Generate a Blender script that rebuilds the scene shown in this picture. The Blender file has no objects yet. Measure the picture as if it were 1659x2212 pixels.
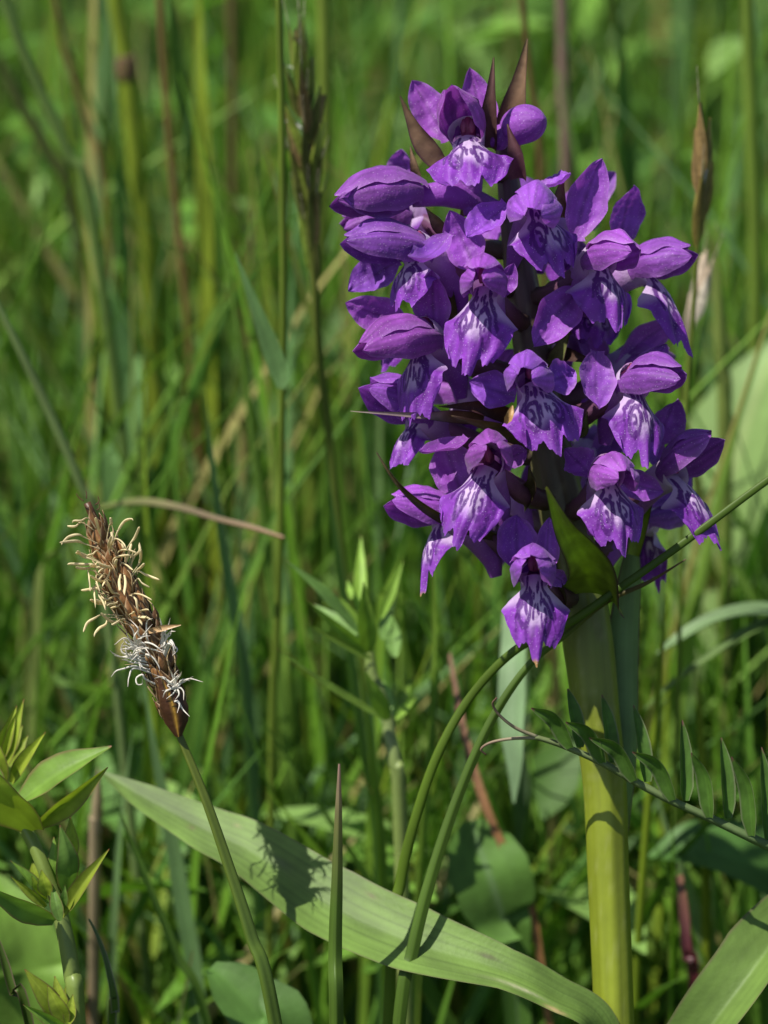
import bpy, math, random
import numpy as np
from mathutils import Vector

random.seed(7)
rng = np.random.default_rng(7)
SC = bpy.context.scene
COL = SC.collection

# ------------------------------------------------------------------ camera
TILT = math.radians(18)
DIST = 0.45                      # metres from the lens to the flowers
FRAME = 0.115                    # height of the field at that distance
TARGET = np.array([0, 0, 0.15])
Rv = np.array([1.0, 0, 0])
Fv = np.array([0, math.cos(TILT), -math.sin(TILT)])
Uv = np.array([0, math.sin(TILT), math.cos(TILT)])
CAM = TARGET - Fv * DIST
cd = bpy.data.cameras.new('camera')
cam = bpy.data.objects.new('camera', cd)
COL.objects.link(cam)
cam.location = CAM
cam.rotation_euler = (math.pi / 2 - TILT, 0, 0)
cd.sensor_fit = 'VERTICAL'
cd.sensor_width, cd.sensor_height = 13.0, 17.3
cd.lens = 17.3 * DIST / FRAME
cd.clip_start, cd.clip_end = 0.01, 500
cd.dof.use_dof = True
cd.dof.focus_distance = DIST - 0.011
cd.dof.aperture_fstop = 10.0
SC.camera = cam

# ------------------------------------------------------------------ light
SUN_EL, SUN_AZ = math.radians(59), math.radians(-118)   # azimuth from +y, negative = left of the camera
world = bpy.data.worlds.new('World')
SC.world = world
world.use_nodes = True
wn = world.node_tree
sky = wn.nodes.new('ShaderNodeTexSky')
sky.sky_type = 'NISHITA'
sky.sun_disc = False
sky.sun_elevation = SUN_EL
sky.sun_rotation = SUN_AZ
wn.links.new(sky.outputs[0], wn.nodes['Background'].inputs[0])
wn.nodes['Background'].inputs[1].default_value = 0.08
sd = bpy.data.lights.new('sun', 'SUN')
sd.energy = 4.8
sd.angle = math.radians(0.53)
sd.color = (1, 0.95, 0.87)
sun = bpy.data.objects.new('sun', sd)
COL.objects.link(sun)
sdir = Vector((math.sin(SUN_AZ) * math.cos(SUN_EL), math.cos(SUN_AZ) * math.cos(SUN_EL), math.sin(SUN_EL)))
sun.rotation_euler = sdir.to_track_quat('Z', 'Y').to_euler()
SC.view_settings.view_transform = 'Standard'
SC.view_settings.look = 'None'
SC.view_settings.exposure = 0.58
SC.view_settings.gamma = 1
SC.cycles.use_denoising = True
SC.cycles.max_bounces = 8
SC.cycles.transmission_bounces = 4

# ------------------------------------------------------------------ small maths
KPX = FRAME / 2212


def P(px, py, d=0.0):
    """point seen at (px, py) of a 1659 x 2212 picture, d millimetres behind the focus plane"""
    z = DIST + d * 0.001
    return CAM + Fv * z + Rv * ((px - 829.5) * KPX * z / DIST) + Uv * ((1106 - py) * KPX * z / DIST)


def nz(v):
    v = np.asarray(v, float)
    return v / max(np.linalg.norm(v), 1e-12)


def srgb(r, g, b):
    c = np.array([r, g, b]) / 255.0
    return np.where(c <= 0.04045, c / 12.92, ((c + 0.055) / 1.055) ** 2.4)


def spline(pts, n):
    """Catmull-Rom through pts, n samples"""
    p = np.asarray(pts, float)
    if len(p) == 2:
        t = np.linspace(0, 1, n)[:, None]
        return p[0] * (1 - t) + p[1] * t
    q = np.vstack([2 * p[0] - p[1], p, 2 * p[-1] - p[-2]])
    out = []
    for u in np.linspace(0, len(p) - 1 - 1e-9, n):
        i = int(u)
        t = u - i
        a, b, c, d = q[i], q[i + 1], q[i + 2], q[i + 3]
        out.append(0.5 * (2 * b + (c - a) * t + (2 * a - 5 * b + 4 * c - d) * t * t + (3 * b - a - 3 * c + d) * t ** 3))
    return np.array(out)


def lerp_list(vals, n):
    v = np.asarray(vals, float)
    x = np.linspace(0, 1, len(v))
    xs = np.linspace(0, 1, n)
    if v.ndim == 1:
        return np.interp(xs, x, v)
    return np.stack([np.interp(xs, x, v[:, k]) for k in range(v.shape[1])], 1)


def sm(a, b, x):
    t = np.clip((x - a) / (b - a), 0, 1)
    return t * t * (3 - 2 * t)


def vnoise(p, seed=0):
    """cheap smooth noise, -1..1, for an array of points"""
    r = np.random.default_rng(seed)
    o = np.zeros(len(p))
    for k in range(6):
        d = r.normal(size=p.shape[1])
        o += np.sin(p @ d * (1 + 0.35 * k) + r.uniform(0, 6.28)) / 6 ** 0.5 * 0.75
    return np.clip(o, -1, 1)


# ------------------------------------------------------------------ meshes and objects
def grid_faces(n, m, close=False):
    i = np.arange(n - 1)[:, None]
    j = np.arange(m if close else m - 1)[None, :]
    j2 = (j + 1) % m
    a, b = i * m + j, i * m + j2
    return np.stack([a, b, b + m, a + m], -1).reshape(-1, 4)


class MB:
    """collects quads with a colour per vertex; build() links them as one mesh object"""

    def __init__(self):
        self.v, self.f, self.c, self.n = [], [], [], 0

    def add(self, v, f, c):
        c = np.asarray(c, float)
        if c.ndim == 1:
            c = np.tile(c, (len(v), 1))
        self.v.append(v)
        self.f.append(np.asarray(f) + self.n)
        self.c.append(c)
        self.n += len(v)
        return self

    def mesh(self, name, mat, origin=(0, 0, 0)):
        v = np.vstack(self.v) - np.asarray(origin)
        f = np.vstack(self.f)
        c = np.clip(np.vstack(self.c), 0, 1)
        me = bpy.data.meshes.new(name)
        me.vertices.add(len(v))
        me.vertices.foreach_set('co', v.astype(np.float32).ravel())
        me.loops.add(f.size)
        me.loops.foreach_set('vertex_index', f.astype(np.int32).ravel())
        k = f.shape[1]
        me.polygons.add(len(f))
        me.polygons.foreach_set('loop_start', np.arange(0, f.size, k, dtype=np.int32))
        me.polygons.foreach_set('loop_total', np.full(len(f), k, dtype=np.int32))
        me.polygons.foreach_set('use_smooth', np.ones(len(f), dtype=bool))
        a = me.color_attributes.new('Col', 'FLOAT_COLOR', 'POINT')
        a.data.foreach_set('color', np.hstack([c, np.ones((len(c), 1))]).astype(np.float32).ravel())
        me.materials.append(mat)
        me.update(calc_edges=True)
        return me

    def build(self, name, mat, parent=None):
        o0 = parent['origin_'] if parent is not None else (0, 0, 0)
        ob = bpy.data.objects.new(name, self.mesh(name, mat, o0))
        COL.objects.link(ob)
        ob.parent = parent
        if parent is not None:
            ob['origin_'] = list(o0)
        return ob

    def build_thing(self, name, mat, base):
        ob = bpy.data.objects.new(name, self.mesh(name, mat, base))
        COL.objects.link(ob)
        ob.location = base
        ob['origin_'] = list(base)
        return ob


def tag(o, label, cat, group=None):
    o['label'] = label
    o['category'] = cat
    if group:
        o['group'] = group
    return o


def thing(name, label, cat, base, group=None):
    o = bpy.data.objects.new(name, None)
    COL.objects.link(o)
    o.empty_display_size = 0.01
    o.location = base
    o['origin_'] = [float(x) for x in base]
    return tag(o, label, cat, group)


def holder(name, parent):
    """an Empty that parents the pieces of one part"""
    o = bpy.data.objects.new(name, None)
    COL.objects.link(o)
    o.empty_display_size = 0.005
    o.parent = parent
    o['origin_'] = list(parent['origin_'])
    return o


# ------------------------------------------------------------------ shapes
def tube(pts, rad, col, n=24, sides=8, ribs=0, rib_amp=0.0, flat=1.0, cap=True, twist=0.0):
    c = spline(pts, n)
    r = lerp_list(np.atleast_1d(rad) if np.ndim(rad) else [rad, rad], n)
    T = np.gradient(c, axis=0)
    T /= np.linalg.norm(T, axis=1)[:, None] + 1e-12
    a = nz(np.cross(T[0], Fv if abs(T[0] @ Fv) < 0.9 else Rv))
    ang = np.linspace(0, 2 * math.pi, sides, endpoint=False)
    V = []
    for i in range(n):
        a = nz(a - T[i] * (a @ T[i]))
        b = np.cross(T[i], a)
        g = ang + twist * i / n
        rr = r[i] * (1 + rib_amp * np.cos(ribs * g)) if ribs else np.full(sides, r[i])
        V.append(c[i] + (np.cos(g) * rr)[:, None] * a + (np.sin(g) * rr * flat)[:, None] * b)
    V = np.array(V).reshape(-1, 3)
    col = np.asarray(col, float)
    C = np.repeat(lerp_list(col, n), sides, axis=0) if col.ndim == 2 else np.tile(col, (len(V), 1))
    F = grid_faces(n, sides, True)
    if cap:
        V = np.vstack([V, c[0], c[-1]])
        C = np.vstack([C, C[0], C[-1]])
        k, e = len(V) - 2, (n - 1) * sides
        # caps as quads made of two neighbouring triangles
        if sides % 2 == 0:
            j = np.arange(0, sides, 2)
            F = np.vstack([F, np.stack([np.full(len(j), k), (j + 2) % sides, (j + 1) % sides, j], 1),
                           np.stack([np.full(len(j), k + 1), e + j, e + (j + 1) % sides, e + (j + 2) % sides], 1)])
    return V, F, C


def blade(pts, widths, normal, col, n=24, m=7, cup=0.0, keel=0.0, thick=0.0, wav=0.0, seed=0,
          stripe=0.0, nstripe=9, edge=None, edge_w=0.12, twist=(0, 0), mottle=0.12, tipcol=None, tip_at=0.9, splitcup=None):
    """a leaf: ribbon along a spline, cupped or keeled, optionally a closed thin body"""
    c = spline(pts, n)
    w = lerp_list(widths, n) * 0.5
    T = np.gradient(c, axis=0)
    T /= np.linalg.norm(T, axis=1)[:, None] + 1e-12
    N0 = nz(normal)
    t = np.linspace(-1, 1, m)
    s = np.linspace(0, 1, n)
    tw = np.radians(np.interp(s, [0, 1], twist))
    r = np.random.default_rng(seed)
    ph = r.uniform(0, 6.28, 4)
    top = np.zeros((n, m, 3))
    NN = np.zeros((n, 3))
    for i in range(n):
        B = nz(np.cross(T[i], N0))
        N = nz(np.cross(B, T[i]))
        B2 = B * math.cos(tw[i]) + N * math.sin(tw[i])
        N2 = -B * math.sin(tw[i]) + N * math.cos(tw[i])
        h = cup * t * t + keel * (np.abs(t) ** 1.15)
        if wav:
            h = h + wav * (t * t) * np.sin(s[i] * 17 + ph[0] + 1.5 * np.sign(t)) + wav * 0.5 * np.sin(s[i] * 9 + ph[1] + t * 2)
        top[i] = c[i] + (t * w[i])[:, None] * B2 + (h * w[i])[:, None] * N2
        NN[i] = N2
    V = top.reshape(-1, 3)
    S = np.repeat(s, m)
    Tt = np.tile(t, n)
    col = np.asarray(col, float)
    base = np.repeat(lerp_list(col, n), m, axis=0) if col.ndim == 2 else np.tile(col, (len(V), 1))
    k = np.ones(len(V))
    if stripe:
        k *= 1 + stripe * np.cos(Tt * math.pi * nstripe)
    if mottle:
        k *= 1 + mottle * vnoise(np.stack([S * 14, Tt * 2.2], 1), seed)
    C = base * k[:, None]
    if edge is not None:
        e = sm(1 - edge_w, 1.0, np.abs(Tt))[:, None]
        C = C * (1 - e) + np.asarray(edge) * e
    if tipcol is not None:
        e = sm(tip_at, min(1.0, tip_at + 0.12), S + 0.03 * vnoise(np.stack([S * 20, Tt * 4], 1), seed + 3))[:, None]
        C = C * (1 - e) + np.asarray(tipcol) * e
    F = grid_faces(n, m)
    if thick:
        body = thick * np.sqrt(np.clip(1 - np.repeat(t[None, :], n, 0) ** 2, 0, 1))
        bot = (top - body[..., None] * NN[:, None, :]).reshape(-1, 3)
        V = np.vstack([V, bot])
        C = np.vstack([C, C])
        F = np.vstack([F, F[:, ::-1] + n * m])
    return V, F, C


def prof(s, a, b, base=0.0):
    p = (s + 1e-6) ** a * (1 - s + 1e-6) ** b
    sp = a / (a + b)
    p = p / (sp ** a * (1 - sp) ** b)
    return np.maximum(p, base * (1 - s) ** 3)


VIO = np.array([0.278, 0.070, 0.440])
VIO2 = np.array([0.182, 0.030, 0.335])
PINKV = np.array([0.31, 0.09, 0.44])


def petal(base, tip, width, normal, bow=0.0, cup=0.0, a=0.7, b=0.72, base_w=0.35, ns=18, nt=11, wav=0.05, seed=0,
          col=None, side_bow=0.0, curl=0.0, keel=0.0, vein=0.30, crump=0.045):
    base, tip = np.asarray(base, float), np.asarray(tip, float)
    L = np.linalg.norm(tip - base)
    ax = nz(tip - base)
    N = nz(np.asarray(normal, float) - ax * (np.asarray(normal) @ ax))
    B = np.cross(ax, N)
    s = np.linspace(0, 1, ns)
    cc = base + (tip - base) * s[:, None] + N * (bow * L * 4 * s * (1 - s))[:, None] + B * (side_bow * L * 4 * s * (1 - s))[:, None] \
        - N * (curl * L * sm(0.6, 1, s) ** 2)[:, None]
    T = np.gradient(cc, axis=0)
    T /= np.linalg.norm(T, axis=1)[:, None]
    w = width * 0.5 * prof(s, a, b, base_w)
    t = np.linspace(-1, 1, nt)
    r = np.random.default_rng(seed)
    ph = r.uniform(0, 6.28, 4)
    V = np.zeros((ns, nt, 3))
    for i in range(ns):
        n2 = nz(N - T[i] * (N @ T[i]))
        b2 = np.cross(T[i], n2)
        h = cup * t * t + keel * np.abs(t) + wav * np.sin(s[i] * 11 + ph[0] + t) * t * t + wav * 0.6 * np.sin(s[i] * 6 + ph[1] + 3 * t)
        ww = w[i] * (1 + 0.05 * np.sin(s[i] * 14 + ph[2] + np.sign(t) * ph[3]))
        V[i] = cc[i] + (t * ww * (1 - 0.18 * abs(cup) * np.abs(t)))[:, None] * b2 + (h * w[i])[:, None] * n2
    V = V.reshape(-1, 3)
    S, Tt = np.repeat(s, nt), np.tile(t, ns)
    V = V + N * (width * crump * vnoise(np.stack([S * 9, Tt * 3.5], 1), seed + 90) * sm(0, .25, S))[:, None]
    c0 = VIO if col is None else np.asarray(col)
    k = 1 - vein * (0.5 + 0.5 * np.cos(Tt * math.pi * 5)) ** 3 + 0.15 * vnoise(np.stack([S * 7, Tt * 3], 1), seed)
    k = k - 0.16 * np.exp(-(Tt / 0.09) ** 2) * (1 - S)
    C = c0 * k[:, None]
    e = (0.6 * sm(0.62, 1, np.abs(Tt)) * r.uniform(0.3, 1))[:, None]
    C = C * (1 - e) + np.array([0.42, 0.19, 0.56]) * e
    e = (sm(0.45, 0, S) * 0.45)[:, None]
    C = C * (1 - e) + PINKV * 0.8 * e
    return V, grid_faces(ns, nt), C


def lip(O, T, width, normal, seed=0, fold=1.0, pale=1.0, brown=0.0):
    """three-lobed labellum as a fan from the throat, marked with loops and dots"""
    r = np.random.default_rng(seed)
    L = np.linalg.norm(T - O)
    dn = nz(T - O)
    n = nz(normal - dn * (normal @ dn))
    rt = np.cross(-dn, n)
    W = width * 0.5
    nth, nr = 95, 84
    t = np.linspace(-1, 1, nth)
    sv = np.linspace(0, 1, nr)
    j = r.uniform(-1, 1, 10)
    nx, lx = .27 + .03 * j[0], .58 + .05 * j[1]
    ml = 1.0
    lb = (.76 if brown else .87) + .045 * j[3]
    no = lb - .035 - .025 * abs(j[2])
    E = spline([(0, ml), (.06, ml * .99), (.13, ml * .955), (.20, .5 * (ml + no) + .02), (nx, no + .01), (nx + .07, no), (.46, lb - .02), (lx + .02, lb), (.78, lb - .03), (.91, lb - .12), (1, lb - .24)], 200)
    E = np.interp(np.abs(t), E[:, 0], E[:, 1])
    E = E * (1 + .022 * np.sin(t * 17 + j[4] * 3) + .014 * np.sin(t * 37 + j[5] * 3) + .03 * j[6] * t)
    hw = np.interp(sv, [0, .15, .24, .33, .43, .54, .66, .78, .9, 1], [.36, .345, .37, .52, .78, .95, 1.0, .97, .88, .74])
    hw = np.convolve(np.pad(hw, 3, 'edge'), np.array([1, 2, 3, 4, 3, 2, 1]) / 16, 'valid')
    TT, SS = np.meshgrid(t, sv, indexing='ij')
    X = TT * hw[None, :] * (1 + .05 * j[7] * np.sign(TT) + .02 * np.sin(SS * 22 + j[8] * 3))
    Y = SS * E[:, None]
    RR = np.maximum(np.abs(TT) ** 1.5 * sm(.3, .6, SS), SS)
    px_, py_ = X * W, Y * L
    # hanging shape: comes forward out of the throat, rolls down, side lobes swept back
    z = 0.13 * L * np.sin(np.clip((Y + 0.05) / 0.55, 0, 1) * math.pi * 0.62) - 0.10 * L * sm(0.5, 1.05, Y)
    z = z - fold * 0.50 * W * np.abs(X) ** 1.7 - (1 - sm(.1, .45, Y)) * W * 1.6 * X ** 2
    z = z + 0.055 * L * np.exp(-(X / 0.16) ** 2) * sm(0.35, 0.95, Y)
    z = z + 0.05 * W * sm(0.45, 1, RR) * np.sin(TT * 8 + j[5] * 3) + 0.035 * W * RR * np.sin(TT * 13 + RR * 7 + j[9] * 3)
    V = O + px_[..., None] * rt + py_[..., None] * dn + z[..., None] * n
    # colour
    X, Y = X.ravel() * .92, Y.ravel()
    Rr = RR.ravel()
    q = np.stack([X * 3.2, Y * 3.5], 1)
    wob = vnoise(q * 1.7, seed)
    d = np.sqrt((X / 0.45) ** 2 + ((Y - 0.29) / 0.36) ** 2) + 0.16 * wob
    white = sm(1.12, 0.55, d) * pale
    white = np.maximum(white, sm(0.40, 0.25, Y) * 0.95)
    white = white * (1 - 0.6 * np.exp(-(X / 0.10) ** 2) * sm(0.42, 0.72, Y))
    pur = VIO2[None, :] * (1 + 0.22 * vnoise(q * 2.3, seed + 1) + 0.10 * np.sin(np.arctan2(X, Y + .05) * 21))[:, None]
    rim = (sm(0.8, 1.0, Rr) * 0.25)[:, None]
    pur = pur * (1 - rim) + np.array([0.29, 0.10, 0.55]) * rim
    C = pur * (1 - white[:, None]) + np.array([0.50, 0.36, 0.58]) * white[:, None]
    mark = np.zeros(len(X))
    Xw = X + 0.018 * vnoise(q * 4, seed + 2)
    Yw = Y + 0.018 * vnoise(q * 4, seed + 4)
    lw = 0.038

    def stroke(pts, wd=lw, k=1.0):
        nonlocal mark
        pts = np.asarray(pts, float)
        pts = spline(pts, 14) if len(pts) > 2 else pts
        best = np.full(len(X), 9.0)
        for p0, p1 in zip(pts[:-1], pts[1:]):
            e = p1 - p0
            u = np.clip(((Xw - p0[0]) * e[0] + (Yw - p0[1]) * e[1]) / (e @ e + 1e-9), 0, 1)
            best = np.minimum(best, np.hypot(Xw - p0[0] - u * e[0], (Yw - p0[1] - u * e[1])))
        mark = np.maximum(mark, k * sm(wd * 1.2, wd * 0.8, best))

    for sgn in (-1, 1):
        g = lambda: r.uniform(-0.028, 0.028)
        sx, sy = r.uniform(.88, 1.14), r.uniform(.9, 1.1)
        # one closed loop on each half, a line down the neck, dots and dashes between
        lp = [(.11, .31), (.21, .27), (.36, .36), (.41, .51), (.32, .63), (.19, .58), (.12, .45)]
        lp = [(sgn * (x * sx + g()), y * sy + g()) for x, y in lp]
        stroke(lp + ([lp[0]] if r.random() < .55 else []), lw * r.uniform(.85, 1.15))
        cx, cy = sgn * (.26 * sx + g()), .45 * sy + g()
        if r.random() < .6:
            stroke([(cx - .03, cy - .05), (cx + .02, cy - .02), (cx + .03, cy + .05), (cx - .03, cy + .06)], lw * .8)
        else:
            stroke([(cx, cy - .03), (cx + g() * .5, cy + .04)], lw * 1.2)
        stroke([(sgn * (.19 + g()), .05), (sgn * (.24 + g()), .19), (sgn * (.42 + g()), .31), (sgn * (.55 + g()), .46 + g())], lw * .85)
        for k in range(r.integers(3, 6)):
            qx, qy = sgn * r.uniform(.03, .19), r.uniform(.10, .29)
            dx, dy = nz([qx, qy + .1]) * r.uniform(.006, .03)
            stroke([(qx - dx, qy - dy), (qx + dx, qy + dy)], lw * r.uniform(.7, 1.0))
        stroke([(sgn * (.05 + g() * .5), .37), (sgn * (.065 + g() * .5), .47 + g())], lw * .85)
        if r.random() < .6:
            stroke([(sgn * (.50 + g()), .50), (sgn * (.56 + g()), .62)], lw * .8, .7)
    C = C * (1 - mark[:, None] * .93) + np.array([0.075, 0.006, 0.16]) * mark[:, None] * .93
    if brown:
        e = (brown * sm(.93, .99, Y + .02 * wob))[:, None]
        C = C * (1 - e) + np.array([.30, .17, .06]) * e
    return V.reshape(-1, 3), grid_faces(nth, nr), C


# ------------------------------------------------------------------ materials
def material(name, rough=0.5, spec=0.35, trans=0.3, bump=0.25, bump_scale=1500, var=0.2, var_scale=300, sparkle=0.0,
             tint=(1.1, 1.25, 0.55), fibre=None, sheen=0.0):
    m = bpy.data.materials.new(name)
    m.use_nodes = True
    nt = m.node_tree
    N, Lk = nt.nodes, nt.links
    N.clear()
    out = N.new('ShaderNodeOutputMaterial')
    pr = N.new('ShaderNodeBsdfPrincipled')
    pr.inputs['Roughness'].default_value = rough
    pr.inputs['Specular IOR Level'].default_value = spec
    if sheen:
        pr.inputs['Sheen Weight'].default_value = sheen
    at = N.new('ShaderNodeAttribute')
    at.attribute_name = 'Col'
    tc = N.new('ShaderNodeTexCoord')
    n1 = N.new('ShaderNodeTexNoise')
    n1.inputs['Scale'].default_value = var_scale
    n1.inputs['Detail'].default_value = 4
    Lk.new(tc.outputs['Object'], n1.inputs['Vector'])
    mr = N.new('ShaderNodeMapRange')
    mr.inputs[1].default_value, mr.inputs[2].default_value = 0.3, 0.7
    mr.inputs[3].default_value, mr.inputs[4].default_value = 1 - var, 1 + var
    Lk.new(n1.outputs['Fac'], mr.inputs[0])
    mul = N.new('ShaderNodeVectorMath')
    mul.operation = 'SCALE'
    Lk.new(at.outputs['Color'], mul.inputs[0])
    Lk.new(mr.outputs[0], mul.inputs['Scale'])
    colr = mul.outputs[0]
    if sparkle:  # sun glints on the papillae, painted into the base colour as pale specks
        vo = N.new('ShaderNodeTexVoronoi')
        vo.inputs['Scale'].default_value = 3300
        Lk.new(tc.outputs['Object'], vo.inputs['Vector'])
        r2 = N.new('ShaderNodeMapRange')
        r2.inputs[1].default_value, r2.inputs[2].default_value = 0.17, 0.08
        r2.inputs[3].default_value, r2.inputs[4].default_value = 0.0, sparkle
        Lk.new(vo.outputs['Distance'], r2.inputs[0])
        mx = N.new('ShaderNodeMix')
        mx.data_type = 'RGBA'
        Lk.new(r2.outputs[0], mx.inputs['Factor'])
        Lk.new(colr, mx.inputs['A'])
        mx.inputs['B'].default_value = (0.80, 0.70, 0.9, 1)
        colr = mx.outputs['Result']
    Lk.new(colr, pr.inputs['Base Color'])
    if bump:
        n2 = N.new('ShaderNodeTexNoise')
        n2.inputs['Scale'].default_value = bump_scale
        n2.inputs['Detail'].default_value = 3
        Lk.new(tc.outputs['Object'], n2.inputs['Vector'])
        bp = N.new('ShaderNodeBump')
        bp.inputs['Strength'].default_value = bump
        bp.inputs['Distance'].default_value = 0.0002
        Lk.new(n2.outputs['Fac'], bp.inputs['Height'])
        Lk.new(bp.outputs[0], pr.inputs['Normal'])
    if trans:
        tr = N.new('ShaderNodeBsdfTranslucent')
        tm = N.new('ShaderNodeVectorMath')
        tm.operation = 'MULTIPLY'
        tm.inputs[1].default_value = tint
        Lk.new(colr, tm.inputs[0])
        Lk.new(tm.outputs[0], tr.inputs['Color'])
        ms = N.new('ShaderNodeMixShader')
        ms.inputs[0].default_value = trans
        Lk.new(pr.outputs[0], ms.inputs[1])
        Lk.new(tr.outputs[0], ms.inputs[2])
        Lk.new(ms.outputs[0], out.inputs['Surface'])
    else:
        Lk.new(pr.outputs[0], out.inputs['Surface'])
    return m


M_PETAL = material('violet_petal', 0.55, 0.3, 0.30, 0.5, 2200, 0.16, 500, sparkle=0.55, tint=(1.25, 0.9, 1.15), sheen=0.08)
M_LIP = material('marked_lip', 0.55, 0.3, 0.22, 0.5, 2200, 0.10, 500, sparkle=0.5, tint=(1.15, 0.9, 1.15), sheen=0.08)
M_BRACT = material('bract', 0.5, 0.35, 0.38, 0.3, 1500, 0.22, 420, sparkle=0.12)
M_STEM = material('fleshy_stem', 0.42, 0.4, 0.10, 0.15, 900, 0.14, 160)
M_LEAF = material('leaf', 0.55, 0.25, 0.26, 0.25, 1200, 0.18, 200)
M_GLAUC = material('waxy_leaf', 0.56, 0.3, 0.14, 0.25, 1400, 0.14, 260)
M_GRASS = material('grass_blade', 0.50, 0.28, 0.34, 0.0, 900, 0.2, 90)
M_FRESH = material('fresh_leaf', 0.5, 0.3, 0.34, 0.25, 1200, 0.18, 220)
M_DRY = material('dry_scale', 0.42, 0.4, 0.15, 0.4, 1800, 0.25, 700, tint=(1.2, 1.0, 0.7))
M_THREAD = material('thread', 0.6, 0.3, 0.3, 0.3, 2500, 0.15, 900, tint=(1, 1, .9))

# ------------------------------------------------------------------ ground
gm = bpy.data.materials.new('soil')
gm.use_nodes = True
nt = gm.node_tree
pr = nt.nodes['Principled BSDF']
pr.inputs['Roughness'].default_value = 0.95
tc = nt.nodes.new('ShaderNodeTexCoord')
no = nt.nodes.new('ShaderNodeTexNoise')
no.inputs['Scale'].default_value = 45
no.inputs['Detail'].default_value = 8
cr = nt.nodes.new('ShaderNodeValToRGB')
cr.color_ramp.elements[0].position, cr.color_ramp.elements[0].color = 0.35, (0.022, 0.020, 0.010, 1)
cr.color_ramp.elements[1].position, cr.color_ramp.elements[1].color = 0.68, (0.085, 0.062, 0.034, 1)
e = cr.color_ramp.elements.new(0.5)
e.color = (0.03, 0.05, 0.014, 1)
nt.links.new(tc.outputs['Object'], no.inputs['Vector'])
nt.links.new(no.outputs['Fac'], cr.inputs[0])
nt.links.new(cr.outputs[0], pr.inputs['Base Color'])
gx = np.concatenate([[-60, -20, -6], np.linspace(-2, 2, 61), [6, 20, 60]])
gy = np.concatenate([[-60, -20, -6], np.linspace(-1.5, 3, 61), [8, 25, 60]])
GX, GY = np.meshgrid(gx, gy, indexing='ij')
GZ = 0.006 * vnoise(np.stack([GX.ravel() * 14, GY.ravel() * 14], 1), 5) - 0.004
near = (np.abs(GX.ravel()) < 3) & (np.abs(GY.ravel()) < 4)
gv = np.stack([GX.ravel(), GY.ravel(), np.where(near, GZ, -0.01)], 1)
g = MB().add(gv, grid_faces(len(gx), len(gy))[:, ::-1], (0.05, 0.045, 0.02)).build('ground', gm)
g['kind'] = 'structure'

# ------------------------------------------------------------------ meadow mass
GREENS = np.array([[.115, .22, .026], [.10, .20, .035], [.135, .25, .032], [.15, .25, .115], [.12, .21, .10], [.07, .14, .022],
                   [.21, .28, .035], [.17, .26, .055], [.075, .16, .035], [.12, .23, .03], [.10, .20, .03], [.16, .27, .05], [.29, .24, .11]])


GREENS = GREENS * np.array([.82, .89, .68])


def grass_mass(n, ymin, ymax, h, w, lean, seg, seed, bend=(0.05, 0.5), palette=GREENS, cols=None, keel=True, clear=None, zbase=None,
               halfw=lambda y: 0.16 + 0.30 * np.maximum(y + .2, 0)):
    r = np.random.default_rng(seed)
    u = r.uniform(0, 1, n)
    y = ymin + (ymax - ymin) * u ** 1.25
    x = r.uniform(-1, 1, n) * halfw(y)
    H = r.uniform(h[0], h[1], n)
    Wd = r.uniform(w[0], w[1], n)
    az = r.uniform(0, 2 * math.pi, n)
    ln = r.normal(0, lean, n)
    bd = r.uniform(bend[0], bend[1], n)
    face = r.uniform(0, 2 * math.pi, n)
    s = np.linspace(0, 1, seg + 1)
    z = H[:, None] * (s - 0.35 * bd[:, None] * s ** 3)
    off = H[:, None] * (ln[:, None] * s + bd[:, None] * s ** 2.4)
    cx = x[:, None] + np.cos(az)[:, None] * off
    cy = y[:, None] + np.sin(az)[:, None] * off
    if zbase is not None:
        z = z + r.uniform(zbase[0], zbase[1], n)[:, None]
    ww = Wd[:, None] * 0.5 * np.where(s < 0.35, 0.75 + 0.7 * s, 1.0) * (1 - sm(0.45, 1.02, s)) + 0.00008
    f = face[:, None] + 0.8 * s * r.normal(0, 1, n)[:, None]
    dx, dy = np.cos(f) * ww, np.sin(f) * ww
    k = 3 if keel else 2
    V = np.zeros((n, seg + 1, k, 3))
    V[:, :, 0] = np.stack([cx - dx, cy - dy, z], -1)
    V[:, :, -1] = np.stack([cx + dx, cy + dy, z], -1)
    if keel:
        V[:, :, 1] = np.stack([cx - np.sin(f) * ww * .5, cy + np.cos(f) * ww * .5, z], -1)
    ok = np.ones(n, bool)
    if clear is not None:
        ok = clear(V.reshape(n, -1, 3))
    V = V[ok]
    n2 = len(V)
    base = palette[r.integers(0, len(palette), n)][ok] * 1.22 * r.uniform(0.7, 1.3, (n, 1))[ok]
    C = np.repeat(base[:, None, :], (seg + 1) * k, 1)
    # pale sheath low down, some yellowed tips
    sv = np.repeat(s, k)[None, :, None]
    yel = (r.random(n)[ok] < 0.22)[:, None, None] * sm(0.75, 1, sv)
    C = C * (1 - yel) + np.array([.22, .17, .06]) * yel
    g1 = grid_faces(seg + 1, k)
    F = (g1[None] + (np.arange(n2) * (seg + 1) * k)[:, None, None]).reshape(-1, 4)
    return V.reshape(-1, 3), F, C.reshape(-1, 3)


def to_px(p):
    q = p - CAM
    z = q @ Fv
    z = np.where(np.abs(z) < 1e-4, 1e-4, z)
    return 829.5 + (q @ Rv) / z * DIST / KPX, 1106 - (q @ Uv) / z * DIST / KPX, z


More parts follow.
